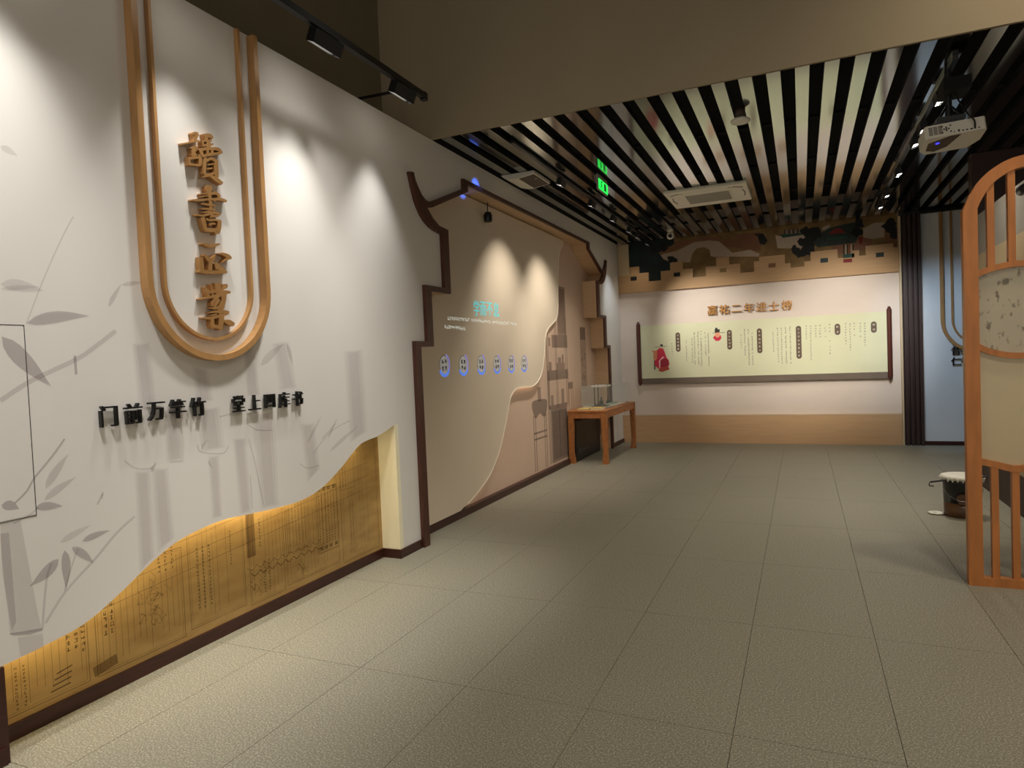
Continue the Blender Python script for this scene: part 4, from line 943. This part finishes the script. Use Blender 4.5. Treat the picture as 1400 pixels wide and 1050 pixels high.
# glass case
GX0, GX1, GY0, GY1, GZ = TX0+.10, TX1-.08, 9.62, 10.92, TZ+.34
gc = thing('glass_case', 'clear glass display case standing on the wooden table', 'display case', ((GX0+GX1)/2, (GY0+GY1)/2, TZ))
for b in ((GX0, GY0, TZ, GX0+.006, GY1, GZ), (GX1-.006, GY0, TZ, GX1, GY1, GZ), (GX0+.006, GY0, TZ, GX1-.006, GY0+.006, GZ), (GX0+.006, GY1-.006, TZ, GX1-.006, GY1, GZ), (GX0, GY0, GZ, GX1, GY1, GZ+.006)):
    MB().box(*b).build('pane', 'clear_glass', gc)
def boxthing(name, label, cat, b, mt, parts=(), group=None, bev=.003):
    t = thing(name, label, cat, ((b[0]+b[3])/2, (b[1]+b[4])/2, b[2]), group)
    MB().bbox(*b, bev).build('body', mt, t)
    for n, bb, mm in parts: MB().box(*bb).build(n, mm, t)
    return t
def book(label, x0, y0, z0, x1, y1, h, cov, pages='paper'):
    t = thing('book', label, 'book', ((x0+x1)/2, (y0+y1)/2, z0), 'books on the display table')
    MB().box(x0, y0, z0, x1, y1, z0+h*.15).build('cover', cov, t); MB().box(x0+.004, y0+.006, z0+h*.15, x1-.004, y1-.004, z0+h*.85).build('page_block', pages, t); MB().box(x0, y0, z0+h*.85, x1, y1, z0+h).build('cover', cov, t)
    return t
book('flat yellow book at the near edge of the table', -3.06, 9.30, TZ, -2.88, 9.54, .022, 'book_yellow')
book('flat tan book beside the yellow book on the table', -2.87, 9.32, TZ, -2.70, 9.55, .03, 'book_yellow')
book('flat green book inside the glass case', -2.81, 9.96, TZ, -2.69, 10.24, .05, 'book_green')
book('thick black book inside the glass case', -2.95, 9.68, TZ, -2.72, 9.90, .03, 'book_dark')
book('thin grey book at the wall side of the glass case', -3.08, 9.66, TZ, -2.97, 9.9, .05, 'grey_plastic')
boxthing('paper_sheet', 'white paper sheet lying at the far end of the glass case', 'paper', (-3.0, 10.35, TZ, -2.72, 10.88, TZ+.006), 'paper', bev=.001)
st = thing('brush_stand', 'white-topped brush stand with thin dark posts in glass case', 'stand', (-2.93, 10.2, TZ))
MB().bbox(-3.03, 10.02, TZ, -2.83, 10.30, TZ+.02, .003).build('foot', 'book_dark', st)
for x, y in ((-3.01, 10.05), (-2.95, 10.05), (-2.85, 10.27)): MB().lathe([(.014, 0), (.010, .02), (.008, .31), (.010, .32)], (x, y, TZ+.02), 10).build('post', 'book_dark', st, True)
MB().bbox(-3.06, 10.0, TZ+.34-.002, -2.80, 10.32, TZ+.34-.001+.0, .0002)
MB().bbox(-3.05, 10.02, TZ+.305, -2.81, 10.30, TZ+.333, .004).build('top', 'paper', st)
for k_, (x, y) in enumerate(((-2.90, 10.44), (-3.02, 10.46))):
    t = thing('ink_bottle', ('small dark ink bottle near the brush stand', 'small dark ink bottle against the back glass')[k_], 'bottle', (x, y, TZ))
    MB().lathe([(.03, .006), (.034, .015), (.034, .05), (.012, .075), (.012, .10)], (x, y, TZ), 14).build('glass_body', 'book_dark', t, True); MB().lathe([(.014, .10), (.014, .12)], (x, y, TZ), 12).build('cap', 'black_metal', t)
# black panel under the table
bpn = thing('leaning_board', 'black flat board leaning against the wall under the table', 'panel', (-3.12, 9.95, 0))
MB().bbox(-3.135, 9.34, .01, -3.11, 10.62, .62, .004).build('frame', 'black_metal', bpn); MB().box(-3.111, 9.37, .04, -3.107, 10.59, .59).build('surface', 'bucket_black', bpn)
m = MB(); m.box(-3.107, 9.50, .13, -3.1065, 9.53, .19)
for i in range(16): marks(m, 9.58+i*.028, .155, .022, PL, -3.1064)
m.build('printed_line', 'grey_plastic', bpn)

# ================================================================== WOODEN SCREEN
YS0, YS1 = 4.97, 5.03
sw = thing('lattice_screen', 'orange-brown wooden lattice screen with arched top at right edge', 'screen', (1.8, 5.0, 0))
S = lambda x, y: B(x, y, YS0)
xl0 = .945; pw = .078
arc_o = [S(1300+x/5, 190+y/5) for x, y in ((103, 440), (112, 418), (130, 385), (160, 333), (190, 290), (225, 252), (260, 220), (305, 188), (350, 160), (390, 141), (430, 125), (500, 106))]
zA = arc_o[0][1]
xc = 1.86                                            # middle of the screen
arc_o = [(max(xl0, a), b) for a, b in arc_o]; last = arc_o[-1]
arc_o += [(last[0]+(xc-last[0])*t, last[1]+.20*math.sin(t*math.pi/2)) for t in (.25, .5, .75, 1)]
ow = pw
Lx, Rx = offset([(xl0, zA-.02)]+arc_o[1:], .066, align=-1)
full = [(xl0, zA-.05)]+arc_o[1:]
MB().strip(full, .070, PB, YS0, YS1, align=-1).build('arch_rail', 'screen_wood', sw)
MB().strip([(2*xc-a, b) for a, b in full], .070, PB, YS0, YS1, align=1).build('arch_rail', 'screen_wood', sw)
for x0 in (xl0, 2*xc-xl0-pw): MB().box(x0, YS0-.004, 0, x0+pw, YS1+.004, zA-.045).build('post', 'screen_wood', sw)
MB().box(xl0+pw, YS0, 0, 2*xc-xl0-pw, YS1, .055).build('bottom_rail', 'screen_wood', sw)
# lens-shaped middle and wavy rails, bay by bay
zc_t = [S(1300+x/5, 190+y/5) for x, y in ((160, 925), (200, 895), (250, 870), (310, 850), (370, 842), (430, 842), (500, 858))]
bayw = None
def arcpts(x0, x1, z0, h, n=12): return [(x0+(x1-x0)*i/n, z0+h*math.sin(math.pi*i/n)**.8) for i in range(n+1)]
bx0 = xl0+pw-.005; bx1 = bx0+.43
zt0 = S(1336, 375)[1]; zt1 = S(1380, 361)[1]; zm0 = S(1335, 474)[1]; zm1 = S(1372, 487)[1]; zl0 = S(1337, 631)[1]; zl1 = S(1372, 641)[1]
x = bx0; rail_t = .036
bays = []
while x < 2*xc-xl0-pw-.05: bays.append((x, min(x+.425, 2*xc-xl0-pw+.005))); x += .425
for x0, x1 in bays:
    top = arcpts(x0, x1, zt0, zt1-zt0); bot = arcpts(x0, x1, zm0, zm1-zm0); low = arcpts(x0, x1, zl0+.0, zl1-zl0)
    MB().strip(top, rail_t, PB, YS0+.004, YS1-.004).build('curved_rail', 'screen_wood', sw)
    MB().strip(bot, rail_t, PB, YS0+.004, YS1-.004).build('curved_rail', 'screen_wood', sw)
    # lower wavy rail rises towards the next bay
    lw = smooth_pts([(x0, zl0), (x0+.09, zl0-.022), (x0+.19, zl1), (x0+.29, zl0-.01), (x0+.36, zl0+.06), (x1, zl0+.11)] if (bays.index((x0, x1)) % 2 == 0) else [(x0, zl0+.11), (x0+.07, zl0+.06), (x0+.14, zl0-.01), (x0+.24, zl1), (x0+.34, zl0-.022), (x1, zl0)], 4)
    MB().strip(lw, .040, PB, YS0+.004, YS1-.004).build('wave_rail', 'screen_wood', sw)
    MB().plate(top+bot[::-1], PB, YS0+.026, YS0+.034).build('glass_pane', 'leaf_glass', sw)
    MB().plate(bot+lw[::-1], PB, YS0+.026, YS0+.034).build('cream_pane', 'cream_pane', sw)
    if x1 < 2*xc-xl0-pw: MB().box(x1-.02, YS0+.006, zm0, x1+.02, YS1-.006, zt0).build('stile', 'screen_wood', sw)
def arch_z(x):
    pts = full if x <= xc else [(2*xc-a, b) for a, b in full][::-1]
    for (a0, b0), (a1, b1) in zip(pts, pts[1:]):
        if a0 <= x <= a1 and a1 > a0: return b0+(b1-b0)*(x-a0)/(a1-a0)
    return zA
m_x = []
for px in (1355, 1384): m_x.append(S(px, 300)[0])
dx = m_x[1]-m_x[0]; x = m_x[0]
while x < 2*xc-xl0-pw-.04:
    ztop = zt0+.06
    MB().box(x-.019, YS0+.008, zt0+(zt1-zt0)*.7, x+.019, YS1-.008, arch_z(x)-.05).build('mullion', 'screen_wood', sw)
    MB().box(x-.019, YS0+.008, .055, x+.019, YS1-.008, zl1+.005).build('mullion', 'screen_wood', sw)
    x += dx
# black camera on the partition
kc = thing('black_camera', 'small black camera on the grey partition at right picture edge', 'camera', (XP-.08, 7.3, 2.6))
d = ray(1399, 259); p = CAM+d*((XP-.09)/d.x)
MB().lathe([(.02, -.09), (.036, -.085), (.04, -.03), (.04, .05), (.03, .06)], p, 16, axis='y').build('body', 'black_metal', kc, True)
MB().tube([p+Vector((0, 0, .03)), p+Vector((.03, 0, .07)), (XP, p.y, p.z+.075)], .008).build('bracket', 'black_metal', kc)

# ================================================================== BUCKET
bx, by = 1.285, 6.98
bu = thing('paint_bucket', 'dirty black paint bucket with white crusted lid on the floor', 'bucket', (bx, by, 0))
R0, R1, HB = .137, .150, .355
MB().lathe([(R0-.004, .0), (R0, .006), (R0+.004, .13)], (bx, by, 0), 32, 0).build('brown_band', 'bucket_brown', bu, True)
MB().lathe([(R0+.004, .13), (R1-.004, .30), (R1, .31), (R1, .318), (R1-.002, .34)], (bx, by, 0), 32).build('body', 'bucket_black', bu, True)
m = MB(); n = 14
MB().add([(bx+(R0+.006)*math.cos(q), by+(R0+.006)*math.sin(q), z) for q in [math.radians(-25+i*7) for i in range(n)] for z in (.03, .30)], [(2*i, 2*i+2, 2*i+3, 2*i+1) for i in range(n-1)]).build('label', 'bucket_blue', bu)
disc = MB(); disc.add([(bx+(R1-.004)*math.cos(math.radians(-100)+.0+.30*math.cos(t)), by+(R1-.002)*math.sin(math.radians(-100)+.30*math.cos(t))-.003, .175+.048*math.sin(t)) for t in [i*math.pi/9 for i in range(18)]], [tuple(range(18))]); disc.build('emblem', 'bucket_brown', bu)
MB().tube([(bx+(R1+.004)*math.cos(math.radians(190+i*16)), by+(R1+.006)*math.sin(math.radians(190+i*16)), .255-.10*math.sin(math.pi*i/10)) for i in range(11)], .0028, 6).build('wire_handle', 'wire', bu)
lid = MB().lathe([(.02, .345), (R1+.006, .343), (R1+.014, .335), (R1+.012, .365), (R1-.01, .372), (.02, .362)], (bx, by, 0), 32).build('lid', 'paint_white', bu, True)
m = MB()
for i in range(26):
    q = i/26*6.283; r_ = R1+.0135; h = random.uniform(.012, .04)
    m.tube([(bx+r_*math.cos(q), by+r_*math.sin(q), .352), (bx+(r_+.001)*math.cos(q), by+(r_+.001)*math.sin(q), .352-h)], [.012, .004], 6)
m.build('paint_drip', 'paint_white', lid)['kind'] = 'stuff'
ro = thing('roller_frame', 'thin black paint roller frame lying across the bucket', 'paint roller', (bx-.1, by-.13, .37))
q0 = CAM+ray(1271, 661)*1; 
def aty(px, py, Y): d_ = ray(px, py); return CAM+d_*(Y/d_.y)
pa, pb_, pc = aty(1271.5, 659.0, 6.88), aty(1292, 656.5, 6.88), aty(1350, 651.5, 6.88)
MB().tube([pa, pb_, pc], .0085, 8).build('handle', 'black_metal', ro)
MB().tube([pa, pa+Vector((-.008, 0, -.018)), pa+Vector((-.004, 0, -.034)), pa+Vector((.03, .0, -.036))], .006, 8).build('hook', 'black_metal', ro)
ro.location = ro.location
p = aty(1280, 702, 6.95); p = CAM+ray(1280, 702.5)*(-CAM.z/ray(1280, 702.5).z)
ws_ = thing('paint_scrap', 'small white scrap lying on the floor beside the bucket', 'scrap', (p.x, p.y, 0))
MB().lathe([(.02, 0), (.062, .006), (.066, .014), (.05, .018), (.015, .016)], (p.x, p.y, 0), 20).build('dish', 'paint_white', ws_, True)
MB().lathe([(.012, .014), (.02, .02), (.012, .024)], (p.x-.01, p.y-.01, 0), 10).build('blob', 'paint_white', ws_, True)
